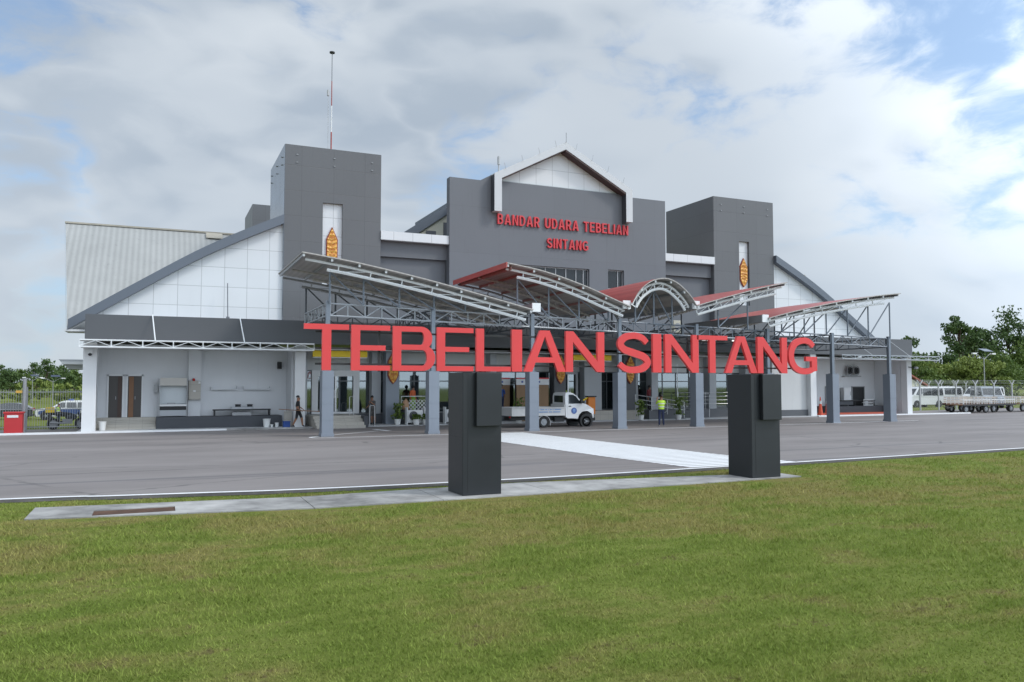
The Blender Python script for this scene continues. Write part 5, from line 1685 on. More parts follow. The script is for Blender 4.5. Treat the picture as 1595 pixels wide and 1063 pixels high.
# ------------------------------------------------------------------ people
def person(loc, rz, label, h=1.68, top=None, bottom=None, sleeves='short', shorts=False, pose=None, hair=True, shoe=None, scarf=None, vest=None, skirt=False):
    """one continuous skinned body; pose overrides joints given in fractions of the height (x to its left, -y forward)"""
    J = {
        'pelvis': (0, 0, .525), 'waist': (0, 0.004, .60), 'chest': (0, 0.004, .72), 'neck': (0, 0.006, .815), 'jaw': (0, -0.008, .868), 'crown': (0, 0.004, .945),
        'nose': (0, -0.060, .902),
        'shL': (.098, .008, .795), 'elL': (.125, .02, .635), 'wrL': (.135, -.03, .505), 'shR': (-.098, .008, .795), 'elR': (-.125, .02, .635), 'wrR': (-.135, -.03, .505),
        'hipL': (.052, 0, .50), 'knL': (.056, -.012, .285), 'anL': (.058, .012, .05), 'toL': (.064, -.075, .020), 'hipR': (-.052, 0, .50), 'knR': (-.056, -.012, .285), 'anR': (-.058, .012, .05), 'toR': (-.064, -.075, .020),
        'earL': (.048, .004, .90), 'earR': (-.048, .004, .90),
    }
    if pose: J.update(pose)
    rad = {'pelvis': (.085, .062), 'waist': (.078, .058), 'chest': (.092, .064), 'neck': (.033, .033), 'jaw': (.038, .044), 'crown': (.042, .052), 'nose': (.008, .008), 'shL': (.037, .037), 'shR': (.037, .037),
           'elL': (.024, .024), 'elR': (.024, .024), 'wrL': (.016, .016), 'wrR': (.016, .016), 'hipL': (.060, .060), 'hipR': (.060, .060), 'knL': (.042, .042), 'knR': (.042, .042), 'anL': (.027, .029), 'anR': (.027, .029), 'toL': (.02, .014), 'toR': (.02, .014), 'earL': (.010, .006), 'earR': (.010, .006)}
    E_ = [('pelvis', 'waist'), ('waist', 'chest'), ('chest', 'neck'), ('neck', 'jaw'), ('jaw', 'crown'), ('jaw', 'nose'), ('chest', 'shL'), ('shL', 'elL'), ('elL', 'wrL'), ('chest', 'shR'), ('shR', 'elR'), ('elR', 'wrR'),
          ('pelvis', 'hipL'), ('hipL', 'knL'), ('knL', 'anL'), ('anL', 'toL'), ('pelvis', 'hipR'), ('hipR', 'knR'), ('knR', 'anR'), ('anR', 'toR'), ('crown', 'earL'), ('crown', 'earR')]
    names = list(J)
    pts = [Vector(J[n]) * h for n in names]
    rads = [(rad[n][0] * h, rad[n][1] * h) for n in names]
    edges = [(names.index(a), names.index(b)) for a, b in E_]
    zone = {}
    for a, b in E_:
        k = (names.index(a), names.index(b))
        if a in ('neck', 'jaw', 'crown'): zone[k] = 'skin'
        elif b in ('waist', 'chest', 'neck', 'shL', 'shR'): zone[k] = 'top'
        elif b in ('elL', 'elR'): zone[k] = 'top'
        elif b in ('wrL', 'wrR'): zone[k] = 'top' if sleeves == 'long' else 'skin'
        elif b in ('hipL', 'hipR', 'knL', 'knR'): zone[k] = 'bottom'
        elif b in ('anL', 'anR'): zone[k] = 'skin' if shorts else 'bottom'
        else: zone[k] = 'shoe'
    # hands: palm, four bent fingers of unequal length, thumb from the side of the palm
    for s, sg in (('L', 1), ('R', -1)):
        wr, el = Vector(J['wr' + s]) * h, Vector(J['el' + s]) * h
        d = (wr - el).normalized()
        side = d.cross(Vector((0, 1, 0)))
        side = (side if side.length > 0.2 else d.cross(Vector((0, 0, 1)))).normalized()
        curl = side.cross(d).normalized()
        pi = len(pts)
        palm = wr + d * 0.048 * h
        pts.append(palm); rads.append((0.020 * h, 0.011 * h))
        iw = names.index('wr' + s)
        edges.append((iw, pi)); zone[(iw, pi)] = 'skin'
        for k, ln in enumerate((0.040, 0.046, 0.043, 0.034)):
            o = (k - 1.5) * 0.0125 * h
            base = palm + side * o + d * 0.016 * h
            p1 = base + d * ln * 0.55 * h
            p2 = p1 + (d * 0.7 + curl * 0.7).normalized() * ln * 0.5 * h
            i0 = len(pts)
            for p, r_ in ((base, 0.0056), (p1, 0.0052), (p2, 0.0044)):
                pts.append(p); rads.append((r_ * h, r_ * h))
            for a, b in ((pi, i0), (i0, i0 + 1), (i0 + 1, i0 + 2)):
                edges.append((a, b)); zone[(a, b)] = 'skin'
        t1 = wr + d * 0.028 * h - side * 0.024 * h
        t2 = t1 + (d * 0.8 - side * 0.4 + curl * 0.4).normalized() * 0.03 * h
        i0 = len(pts)
        pts += [t1, t2]; rads += [(0.0062 * h,) * 2, (0.005 * h,) * 2]
        for a, b in ((iw, i0), (i0, i0 + 1)):
            edges.append((a, b)); zone[(a, b)] = 'skin'
    me = bpy.data.meshes.new('tmp')
    me.from_pydata(pts, edges, [])
    tmp = bpy.data.objects.new('tmp', me)
    col.objects.link(tmp)
    tmp.modifiers.new('skin', 'SKIN').use_smooth_shade = True
    sk = me.skin_vertices[0].data
    for i, r_ in enumerate(rads):
        sk[i].radius = r_
        sk[i].use_root = (i == 0)
    tmp.modifiers.new('sub', 'SUBSURF').levels = 1
    dg = bpy.context.evaluated_depsgraph_get()
    body = bpy.data.meshes.new_from_object(tmp.evaluated_get(dg))
    bpy.data.objects.remove(tmp)
    for m_ in (M_SKIN, top or M_BLACKCLOTH, bottom or M_BLACKCLOTH, shoe or M_BLACK):
        body.materials.append(m_)
    idx = {'skin': 0, 'top': 1, 'bottom': 2, 'shoe': 3}
    seg = [(pts[a], pts[b], idx[zone[(a, b)]]) for a, b in edges]
    hem = (J['waist'][2] * 0.45 + J['pelvis'][2] * 0.55) * h
    for f_ in body.polygons:
        c = f_.center
        best, bi = 1e9, 0
        for a, b, z in seg:
            ab = b - a
            t = max(0, min(1, (c - a).dot(ab) / ab.length_squared))
            dd = (c - a - ab * t).length_squared
            if dd < best:
                best, bi, bt = dd, z, t
        if sleeves == 'short' and bi == 1 and c.z < 0: pass
        if bi == 1 and c.z < hem and abs(c.x) < 0.1 * h: bi = 2
        f_.material_index = bi
        f_.use_smooth = True
    root = thing('person', loc, label, 'person', local=True, rz=rz)
    o = bpy.data.objects.new('body', body)
    col.objects.link(o)
    o.parent = root
    cr, jw = Vector(J['crown']) * h, Vector(J['jaw']) * h
    up = (cr - jw).normalized()
    c = cr - up * 0.010 * h
    if scarf:
        MB().ball(tuple(c), 0.062 * h, 0.066 * h, 0.068 * h, 12, 8).build('headscarf', scarf, root, smooth=True)
    elif hair:
        MB().ball(tuple(c + Vector((0, 0.012 * h, 0.012 * h))), 0.050 * h, 0.058 * h, 0.050 * h, 12, 8, zmin=-0.35).build('hair', M_HAIR, root, smooth=True)
    fw = Vector((0, -1, 0))
    for sx in (-1, 1):
        MB().ball(tuple(jw.lerp(cr, 0.52) + Vector((sx * 0.019, -0.050, 0)) * h), 0.006 * h, 0.005 * h, 0.004 * h, 6, 4).build('eye', M_BLACK, root)
    MB().ball(tuple(jw.lerp(cr, 0.08) + Vector((0, -0.047, 0)) * h), 0.013 * h, 0.004 * h, 0.004 * h, 6, 4).build('mouth', mat('lip', (0.22, 0.08, 0.06), 0.5, 0, 0.05, 5), root)
    if vest:
        ch_, wa = Vector(J['chest']) * h, Vector(J['waist']) * h
        v_ = MB()
        rows, n = [], 14
        ax = (ch_ - wa).normalized()
        for t, rx, ry in ((-0.55, .094, .072), (0.2, .096, .072), (0.8, .108, .076), (1.25, .112, .076), (1.62, .088, .062), (1.76, .045, .042)):
            p = wa + (ch_ - wa) * t
            rows.append([(p.x + rx * h * math.cos(2 * PI * k / n), p.y + ry * h * math.sin(2 * PI * k / n), p.z) for k in range(n + 1)])
        v_.sheet(rows)
        ve = v_.build('vest', vest, root, smooth=True)
        bnd = MB()
        for t in (0.1, 0.95):
            p = wa + (ch_ - wa) * t
            rx, ry = (.100, .076) if t < 0.5 else (.1125, .0795)
            q = [[(p.x + rx * h * math.cos(2 * PI * k / n), p.y + ry * h * math.sin(2 * PI * k / n), p.z + dz) for k in range(n + 1)] for dz in (-0.014 * h, 0.014 * h)]
            bnd.sheet(q)
        bnd.build('reflective_band', M_REFLECT, ve, smooth=True)
    if skirt:
        rows = []
        for z, r_ in ((.60, .085), (.5, .105), (.3, .11), (.08, .12)):
            rows.append([(r_ * h * math.cos(2 * PI * k / 14), r_ * 0.8 * h * math.sin(2 * PI * k / 14), z * h) for k in range(15)])
        MB().sheet(rows).build('skirt', bottom, root, smooth=True)
    return root


# photographer in a hi-vis vest, back to us, phone raised in front of the face
ph = person((24.95, 36.2, 0.004), PI - 0.35, 'person in hi-vis vest and navy trousers filming with a raised phone before the canopy', 1.72, M_HIVIS, M_NAVY, 'short',
            pose={'elL': (.145, -.06, .69), 'wrL': (.09, -.15, .835), 'elR': (-.145, -.06, .69), 'wrR': (-.06, -.16, .845), 'anL': (.07, .012, .05), 'toL': (.085, -.07, .02), 'anR': (-.07, .012, .05), 'toR': (-.085, -.07, .02)}, shoe=M_SHOE, vest=M_HIVIS)
# the hand-held phone
a_ = PI - 0.35
pp = Vector((0.015 * 1.72, -0.215 * 1.72, 0.885 * 1.72))
pp = Vector((pp.x * math.cos(a_) - pp.y * math.sin(a_), pp.x * math.sin(a_) + pp.y * math.cos(a_), pp.z)) + Vector((24.95, 36.2, 0.004))
t_ = thing('phone', tuple(pp), 'black phone held up by the person in the hi-vis vest', 'phone', local=True, rz=a_)
box(-0.08, 0.08, -0.006, 0.006, -0.04, 0.04).build('case', M_BLACK, t_)
box(-0.074, 0.074, 0.0065, 0.0075, -0.035, 0.035).build('screen', emit_mat('phone_screen', (0.5, 0.6, 0.65), 0.35), t_)
# walker carrying a plank
person((6.70, 42.18, 0.05), PI / 2 - 0.4, 'person in black shirt and shorts walking with a long plank', 1.66, M_BLACKCLOTH, M_BLACKCLOTH, 'short', True,
       pose={'knL': (.056, -.10, .30), 'anL': (.058, -.13, .06), 'toL': (.06, -.20, .03), 'knR': (-.056, .04, .28), 'anR': (-.058, .15, .07), 'toR': (-.06, .08, .025), 'elR': (-.14, .03, .64), 'wrR': (-.13, -.09, .55), 'elL': (.14, .0, .64), 'wrL': (.13, -.10, .57)})
one('plank', MB().bar((5.7, 41.93, 1.0), (7.75, 41.86, 0.86), 0.20, 0.035), M_WOOD, 'long brown plank carried by the person in black', 'plank')
# leaning man in a patterned shirt by the dark pillar
person((10.95, 43.4, 0.05), -0.9, 'person in patterned dark clothes bending forward by the left shield pillar', 1.66, M_PATTERN, M_PATTERN, 'short', True,
       pose={'chest': (0, -.035, .715), 'neck': (0, -.06, .80), 'jaw': (0, -.085, .845), 'crown': (0, -.085, .92), 'nose': (0, -.145, .875), 'shL': (.098, -.045, .785), 'shR': (-.098, -.045, .785),
             'elL': (.13, -.09, .65), 'wrL': (.06, -.17, .72), 'elR': (-.13, -.06, .64), 'wrR': (-.11, -.15, .60), 'earL': (.048, -.085, .885), 'earR': (-.048, -.085, .885)})
person((13.5, 44.36, 0.6), 0.5, 'person in orange and lime green clothes with dark headscarf behind the lattice rail', 1.62, M_ORANGECLOTH, M_GREENCLOTH, 'long', scarf=M_BLACKCLOTH, skirt=True)
person((19.05, 44.36, 0.6), PI, 'person in bright blue shirt facing the crates right of the pedestal', 1.68, M_BLUECLOTH, M_NAVY)
person((23.35, 44.36, 0.6), 0.3, 'person in hi-vis vest standing behind the white pickup cab', 1.62, M_BLACKCLOTH, M_NAVY, 'long', vest=M_HIVIS, scarf=M_BLACKCLOTH)
person((29.65, 44.36, 0.6), 0.3, 'person in dark red top standing above the ramp rail', 1.62, M_REDCLOTH, M_BLACKCLOTH, 'long', scarf=M_BLACKCLOTH)
person((32.3, 43.0, 0.05), -0.6, 'person in dark clothes by the handrail between two canopy columns', 1.66, M_BLACKCLOTH, M_BLACKCLOTH, 'short', pose={'elR': (-.14, .0, .64), 'wrR': (-.10, -.12, .68)})
person((9.55, 45.9, 0.62), 0.2, 'person in red shirt standing inside the left glass doors', 1.66, M_REDCLOTH, M_BLACKCLOTH)
person((-7.2, 74.0, -0.95), PI * 0.8, 'person in lime vest and dark trousers beside the police car', 1.68, M_NAVY, M_NAVY, 'short', vest=M_HIVIS)

# ------------------------------------------------------------------ things round the entrance
# left bay
sc = thing('stall_cabinet', (0.75, 44.7, 0.6), 'pale steel food stall cabinet on the left bay platform', 'stall')
box(0.12, 0.16, 44.3, 44.74, 0.63, 2.55).box(1.42, 1.46, 44.3, 44.74, 0.63, 2.55).build('upright', M_GREYSTEEL, sc)
box(0.165, 1.415, 44.28, 44.74, 2.2, 2.6).build('hood', mat('stall_hood', (0.52, 0.50, 0.46), 0.5, 0, 0.06, 2), sc)
box(0.165, 1.415, 44.70, 44.74, 1.27, 2.19).build('back_panel', mat('stall_back', (0.58, 0.62, 0.64), 0.4, 0, 0.05, 2), sc)
box(0.165, 1.415, 44.3, 44.74, 1.15, 1.25).build('counter', M_STEEL, sc)
box(0.165, 1.415, 44.34, 44.7, 0.66, 0.95).build('drawer', M_PILLARLIGHT, sc)
box(0.165, 1.415, 44.36, 44.7, 0.955, 1.145).build('opening', M_BLACK, sc)
box(0.5, 0.9, 44.4, 44.6, 1.251, 1.32).build('tray', M_GREYSTEEL, sc)
eb = thing('electric_panel', (1.8, 44.6, 1.5), 'beige electric panel box with a red lamp on the left bay pilaster', 'electric panel')
box(1.52, 2.1, 44.5, 44.745, 1.48, 2.44).build('box', M_BEIGE, eb, bevel=0.01)
MB().ball((1.76, 44.6, 2.5), 0.07, 0.07, 0.09).build('lamp', M_TAIL, eb)
box(1.98, 2.08, 44.46, 44.499, 2.30, 2.42).build('label_plate', M_WHITE, eb)
box(1.74, 1.86, 44.485, 44.499, 1.88, 1.96).build('label_plate', M_WHITE, eb)
one('meter_box', box(-0.12, 0.1, 44.8, 44.99, 1.85, 2.25), M_GREYSTEEL, 'small grey meter box left of the food stall', 'meter box')
bn = thing('work_bench', (4.1, 44.6, 0.62), 'long dark bench on the left bay platform with pots on it', 'bench')
box(2.7, 5.6, 44.2, 44.7, 0.9, 0.96).build('top', M_BLACK, bn)
box(3.6, 4.7, 44.19, 44.7, 0.965, 1.08).build('tray', M_PILLARLIGHT, bn)
for x in (2.75, 5.5):
    box(x, x + 0.07, 44.22, 44.68, 0.63, 0.895).build('leg', M_BLACK, bn)
box(3.65, 4.6, 44.22, 44.68, 0.63, 0.80).build('shelf', M_GREYSTEEL, bn)
for i, x in enumerate((3.95, 4.55)):
    q = one('cooking_pot', MB().cyl((x, 44.45, 1.15), (0, 0, 1), 0.14, 0.13, 14), M_BLACK, 'black pot on the long bench, ' + ('the left of two' if i == 0 else 'the right of two'), 'pot', 'pots on the long bench')
    MB().tube([(x - 0.17, 44.45, 1.19), (x + 0.17, 44.45, 1.19)], 0.014, 6).build('handle', M_GREYSTEEL, q)
sp = thing('speaker', (6.1, 44.95, 3.1), 'black loudspeaker box high on the left bay wall', 'loudspeaker')
box(5.98, 6.2, 44.7, 44.94, 3.1, 3.48).build('box', M_BLACK, sp, bevel=0.01)
MB().cyl((6.09, 44.695, 3.24), (0, 1, 0), 0.07, 0.02, 14).build('cone', M_RUBBER, sp)


def bucket(loc, r, h, m, name, label, cat, group=None):
    b = thing(name, loc, label, cat, group, local=True)
    n = 16
    o = MB()
    vs = [(rr * math.cos(2 * PI * k / n), rr * math.sin(2 * PI * k / n), z) for rr, z in ((r * 0.8, 0), (r, h), (r * 0.94, h), (r * 0.75, 0.03)) for k in range(n)]
    fs = [(i * n + k, i * n + (k + 1) % n, (i + 1) * n + (k + 1) % n, (i + 1) * n + k) for i in range(3) for k in range(n)]
    fs += [tuple(range(n - 1, -1, -1)), tuple(3 * n + k for k in range(n))]
    o.add(vs, fs)
    o.build('shell', m, b)
    MB().tube([(r * math.cos(2 * PI * k / n) * 1.02, r * math.sin(2 * PI * k / n) * 1.02, h) for k in range(n + 1)], 0.012, 5).build('rim', m, b)
    return b


bucket((-2.35, 43.3, 0.05), 0.17, 0.42, M_POT, 'bucket', 'white bucket at the foot of the beige steps beside the left post', 'bucket')
bucket((5.25, 43.0, 0.05), 0.19, 0.42, M_POT, 'bucket', 'white bucket before the right end of the dark low wall', 'bucket')
bucket((5.75, 42.95, 0.05), 0.10, 0.22, M_POT, 'bucket', 'small pale tub beside the blue crate', 'tub')
bucket((5.48, 42.8, 0.05), 0.07, 0.14, M_POT, 'bucket', 'tiny white tub between the bucket and the pale tub', 'tub')
bc = thing('blue_crate', (6.2, 42.7, 0.05), 'blue plastic crate by the feet of the person in black', 'crate')
box(6.03, 6.37, 42.55, 42.85, 0.05, 0.32).build('box', M_BLUECLOTH, bc, bevel=0.01)
box(6.01, 6.39, 42.53, 42.87, 0.325, 0.36).build('rim', M_BLUECLOTH, bc)
sk_ = thing('board_stack', (6.2, 43.2, 0.05), 'pale boards leaning at the end of the dark low wall', 'boards')
for k in range(3):
    box(6.12 + 0.05 * k, 6.52, 43.05 + 0.07 * k, 43.11 + 0.07 * k, 0.05, 0.86 - 0.04 * k).build('board', [M_BEIGE, M_BROWN, M_BEIGE][k], sk_)
# cctv on the first post
cc = thing('cctv_camera', (-2.9, 42.58, 3.8), 'white dome camera under the canopy on the leftmost post', 'camera')
box(-3.0, -2.8, 42.38, 42.598, 3.72, 3.9).build('housing', M_WHITE, cc)
MB().ball((-2.9, 42.45, 3.70), 0.09, 0.09, 0.09).build('dome', M_BLACK, cc)
cc2 = thing('cctv_camera', (51.4, 42.58, 3.8), 'small dark camera on the outer right hand post', 'camera')
MB().bar((51.55, 42.6, 3.55), (51.95, 42.3, 3.5), 0.06).build('arm', M_BLACK, cc2)
MB().cyl((51.95, 42.25, 3.48), (0.3, 1, 0), 0.09, 0.3, 10).build('housing', M_GREYSTEEL, cc2)


def hoop_rail(x0, x1, y, z0, z1, label, depth=0.0):
    r_ = thing('handrail', ((x0 + x1) / 2, y, z0), label, 'handrail', 'steel handrails at the entrance')
    MB().tube([(x0, y, z0), (x0, y, z1 - 0.06), (x0 + 0.06, y, z1), (x1 - 0.06, y, z1), (x1, y, z1 - 0.06), (x1, y, z0)], 0.024, 8).build('hoop', M_STEEL, r_)
    if depth:
        MB().tube([(x0, y, z1 - 0.3), (x0, y + depth, z1 - 0.3)], 0.02, 6).build('bar', M_STEEL, r_)
    return r_


hoop_rail(10.28, 10.55, 41.5, 0.05, 1.15, 'bright hoop handrail at the foot of the left stair')
hoop_rail(9.45, 9.66, 42.6, 0.62, 1.62, 'bright hoop handrail at the head of the left stair')
hoop_rail(33.0, 33.75, 43.4, 0.05, 1.62, 'tall hoop handrail beside the fifth canopy column')
hoop_rail(36.0, 36.5, 43.0, 0.05, 0.95, 'low hoop handrail left of the right hand pedestal top')
# ramp rail
rr = thing('ramp_rail', (29.5, 42.6, 0), 'long sloping steel rail with three bars along the ramp', 'handrail')
for k, dz in enumerate((0.0, -0.26, -0.52)):
    MB().tube([(27.5, 42.7, 1.60 + dz), (31.2, 42.7, 1.12 + dz)], 0.025, 8).build('bar', M_STEEL, rr)
for x in (27.5, 28.7, 29.9, 31.2):
    MB().tube([(x, 42.7, 0.05), (x, 42.7, 1.60 - (x - 27.5) * 0.13)], 0.025, 8).build('post', M_STEEL, rr)
w2 = MB()
for k in range(20):
    a0, a1 = 2 * PI * k / 20, 2 * PI * (k + 1) / 20
    w2.tube([(29.6 + 0.34 * math.cos(a0), 42.72, 0.78 + 0.34 * math.sin(a0)), (29.6 + 0.34 * math.cos(a1), 42.72, 0.78 + 0.34 * math.sin(a1))], 0.02, 5)
w2.build('ring_ornament', M_STEEL, rr)
gr = thing('gallery_rail', (34.6, 43.9, 0.6), 'steel rail with four bars on the platform before the right glazing', 'handrail')
for z in (0.95, 1.2, 1.45, 1.7):
    MB().tube([(31.6, 43.9, z), (38.2, 43.9, z)], 0.02, 6).build('bar', M_STEEL, gr)
for x in (31.6, 33.8, 36.0, 38.2):
    MB().tube([(x, 43.9, 0.6), (x, 43.9, 1.7)], 0.024, 6).build('post', M_STEEL, gr)
# lattice rail
lr = thing('lattice_rail', (13.5, 43.9, 0.6), 'pale crossed lattice rail before the dark window right of the first shield', 'railing')
b = MB()
for k in range(7):
    x = 12.75 + 0.22 * k
    b.bar((x, 43.95, 0.78), (min(x + 0.6, 14.3), 43.95, 0.78 + min(0.6, 14.3 - x)), 0.028)
    b.bar((x, 43.97, 1.38), (min(x + 0.6, 14.3), 43.97, 1.38 - min(0.6, 14.3 - x)), 0.028)
b.build('lattice', M_STEEL, lr)
b = MB().tube([(12.7, 43.96, 1.58), (14.9, 43.96, 1.58)], 0.025, 6).tube([(12.7, 43.96, 0.76), (14.9, 43.96, 0.76)], 0.025, 6)
b.build('rail', M_WTRUSS, lr)
for x in (12.7, 14.35, 14.9):
    MB().tube([(x, 43.96, 0.62), (x, 43.96, 1.58)], 0.025, 6).build('post', M_WTRUSS, lr)


def ac_unit(loc, label):
    a = thing('cooling_unit', loc, label, 'cooling unit', 'outdoor cooling units', local=True)
    box(-0.42, 0.42, -0.16, 0.16, 0.18, 0.80).build('casing', M_WHITE, a, bevel=0.015)
    MB().cyl((-0.12, -0.165, 0.49), (0, 1, 0), 0.25, 0.02, 22).build('grille', M_DARK, a)
    f_ = MB()
    for k in range(4):
        r_ = 0.06 + 0.06 * k
        for j in range(18):
            a0, a1 = 2 * PI * j / 18, 2 * PI * (j + 1) / 18
            f_.tube([(-0.12 + r_ * math.cos(a0), -0.18, 0.49 + r_ * math.sin(a0)), (-0.12 + r_ * math.cos(a1), -0.18, 0.49 + r_ * math.sin(a1))], 0.005, 4)
    f_.build('guard', M_GREYSTEEL, a)
    MB().box(-0.5, -0.46, -0.2, 0.2, 0.0, 0.95).box(0.5, 0.54, -0.2, 0.2, 0.0, 0.95).box(-0.46, 0.5, -0.2, -0.16, 0.12, 0.17).box(-0.46, 0.5, 0.16, 0.2, 0.12, 0.17).build('stand', M_WTRUSS, a)
    return a


acu = ac_unit((13.05, 42.5, 0.05), 'white cooling unit with round fan on a white stand left of the second column')
dup(acu, (15.3, 42.6, 0.05), 0, 'white cooling unit half hidden between second column and pedestal')
up_ = thing('split_unit', (31.2, 43.5, 5.6), 'cream boxed cooling unit high behind the canopy trusses', 'cooling unit', 'outdoor cooling units')
box(30.9, 31.55, 43.3, 43.7, 5.6, 6.45).build('casing', M_CREAM, up_, bevel=0.02)
MB().cyl((31.2, 43.29, 6.05), (0, 1, 0), 0.24, 0.02, 18).build('grille', M_GREYSTEEL, up_)
# twin exhaust fans in the right bay
fn = thing('exhaust_fan', (48.9, 45.4, 2.9), 'pair of round dark fans on a bracket on the right bay wall', 'fan')
for x in (48.55, 49.2):
    r_ = MB()
    for k in range(20):
        a0, a1 = 2 * PI * k / 20, 2 * PI * (k + 1) / 20
        r_.tube([(x + 0.3 * math.cos(a0), 45.3, 3.3 + 0.36 * math.sin(a0)), (x + 0.3 * math.cos(a1), 45.3, 3.3 + 0.36 * math.sin(a1))], 0.03, 5)
    r_.build('ring', M_GREYSTEEL, fn)
    MB().cyl((x, 45.33, 3.3), (0, 1, 0), 0.28, 0.03, 16).build('backing', M_DARK, fn)
    bl_ = MB()
    for k in range(4):
        a0 = PI / 4 + PI / 2 * k
        bl_.bar((x, 45.29, 3.3), (x + 0.25 * math.cos(a0), 45.29, 3.3 + 0.28 * math.sin(a0)), 0.02, 0.12)
    bl_.build('blade', M_BLACK, fn)
box(48.0, 49.75, 45.35, 45.59, 2.84, 2.9).build('bracket', M_GREYSTEEL, fn)
# right bay kitchen things
tb = thing('steel_table', (48.8, 44.8, 0.62), 'dark steel work table in the right bay under the wall openings', 'table')
box(46.2, 50.3, 44.6, 45.2, 1.0, 1.05).build('top', M_BLACK, tb)
for x in (46.25, 48.2, 50.2):
    box(x, x + 0.06, 44.62, 45.18, 0.62, 0.995).build('leg', M_BLACK, tb)
box(46.4, 48.1, 44.65, 45.15, 0.7, 0.98).build('cabinet', M_DARK, tb)
fz = thing('white_fridge', (47.9, 45.3, 0.62), 'pale upright cabinet between the two dark openings of the right bay', 'cabinet')
box(47.75, 48.5, 45.2, 45.5, 0.64, 2.0).build('body', M_WHITE, fz, bevel=0.01)
box(47.8, 48.45, 45.185, 45.199, 1.3, 1.95).build('door', M_WHITE, fz)
box(48.36, 48.39, 45.16, 45.184, 1.4, 1.7).build('handle', M_GREYSTEEL, fz)
rc = thing('dish_rack', (49.6, 44.5, 0.62), 'white wire rack standing on the right bay platform', 'rack')
r_ = MB()
for k in range(9):
    r_.box(48.9 + 0.12 * k, 48.92 + 0.12 * k, 44.4, 44.42, 0.62, 1.12)
r_.box(48.9, 49.9, 44.421, 44.44, 1.08, 1.12).box(48.9, 49.9, 44.421, 44.44, 0.66, 0.70)
r_.build('front_grid', M_WTRUSS, rc)
box(48.9, 49.9, 44.45, 44.6, 0.85, 0.88).build('shelf', M_WTRUSS, rc)


def cone(loc, label):
    c = thing('traffic_cone', loc, label, 'traffic cone', 'tall traffic cones by the right bay', local=True)
    MB().tube([(0, 0, 0.04), (0, 0, 0.55), (0, 0, 1.3)], [0.17, 0.115, 0.03], 14).build('cone', M_CONE, c)
    MB().tube([(0, 0, 0.80), (0, 0, 1.02)], [0.098, 0.072], 14).build('white_band', M_REFLECT, c)
    box(-0.22, 0.22, -0.22, 0.22, 0.0, 0.04).build('base', M_CONE, c)
    return c


c0 = cone((43.75, 43.6, 0.05), 'tall orange cone with white band nearest the third white post')
dup(c0, (44.35, 43.55, 0.05), 0, 'tall orange cone with white band touching the seventh column in view')
ex = thing('fire_trolley', (51.0, 43.9, 0.17), 'red fire extinguisher trolley by the outer right post', 'fire extinguisher')
MB().tube([(50.9, 43.6, 0.25), (50.9, 43.6, 0.85), (50.9, 43.6, 0.97)], [0.17, 0.17, 0.05], 14).build('cylinder', M_CONE, ex)
MB().tube([(50.75, 43.75, 0.2), (50.75, 43.8, 1.05), (51.05, 43.8, 1.05), (51.05, 43.75, 0.2)], 0.022, 6).build('handle', M_BLACK, ex)
MB().tube([(51.06, 43.55, 0.9), (51.16, 43.5, 0.6), (51.06, 43.45, 0.35)], 0.018, 6).build('hose', M_BLACK, ex)
MB().cyl((50.72, 43.7, 0.28), (1, 0, 0), 0.11, 0.05, 14).cyl((51.08, 43.7, 0.28), (1, 0, 0), 0.11, 0.05, 14).build('wheel', M_RUBBER, ex)
# wooden booths with white red-edged heads behind the pickup
for i, (x0, x1) in enumerate(((18.75, 19.62), (19.72, 20.75), (20.85, 21.85))):
    b_ = thing('plywood_booth', ((x0 + x1) / 2, 43.6, 0.05), 'plywood booth with white head ' + ('at the left, behind the person in blue' if i == 0 else 'in the middle, partly behind the third column' if i == 1 else 'at the right, above the pickup bed'), 'booth', 'plywood booths behind the pickup')
    y = 44.25 if i == 0 else 43.4
    z0 = 0.62 if i == 0 else 0.05
    yy = 44.4 if i == 0 else 43.6
    box(x0, x1, yy, yy + 0.09, z0, 2.22).build('panel', M_BROWN, b_)
    box(x0 - 0.02, x1 + 0.02, yy - 0.02, yy + 0.09, 2.23, 2.58).build('head', M_WHITE, b_)
    box(x0 - 0.02, x1 + 0.02, yy - 0.03, yy + 0.09, 2.585, 2.66).build('red_edge', M_SIGNRED, b_)
    box(x0 + 0.3, x0 + 0.42, yy - 0.028, yy - 0.021, 2.35, 2.47).build('mark', M_BLUEMARK, b_)
# orange barrier trolley
ot = thing('orange_trolley', (24.1, 42.6, 0.05), 'orange upright trolley with yellow arm in front of the pale pillar', 'trolley')
box(23.95, 24.45, 42.4, 42.7, 0.45, 1.48).build('body', M_ORANGE, ot, bevel=0.03)
box(23.9, 24.5, 42.36, 42.74, 1.485, 1.56).build('lid', M_BLACK, ot)
MB().tube([(23.95, 42.5, 1.45), (23.3, 42.5, 1.1), (23.25, 42.5, 0.95)], 0.05, 8).build('arm', M_YELLOW, ot)
for x in (24.02, 24.38):
    MB().cyl((x, 42.5, 0.16), (1, 0, 0), 0.11, 0.06, 14).build('wheel', M_RUBBER, ot)
    box(x - 0.02, x + 0.02, 42.47, 42.53, 0.16, 0.45).build('strut', M_BLACK, ot)
# thin white pole
wp = one('thin_pole', MB().tube([(30.05, 41.8, 0.05), (30.05, 41.8, 3.55)], 0.025, 8), M_WTRUSS, 'thin white pole rising from a potted plant before the glazing', 'pole')
MB().cyl((30.05, 41.8, 0.09), (0, 0, 1), 0.16, 0.06, 12).build('base', M_GREYSTEEL, wp)
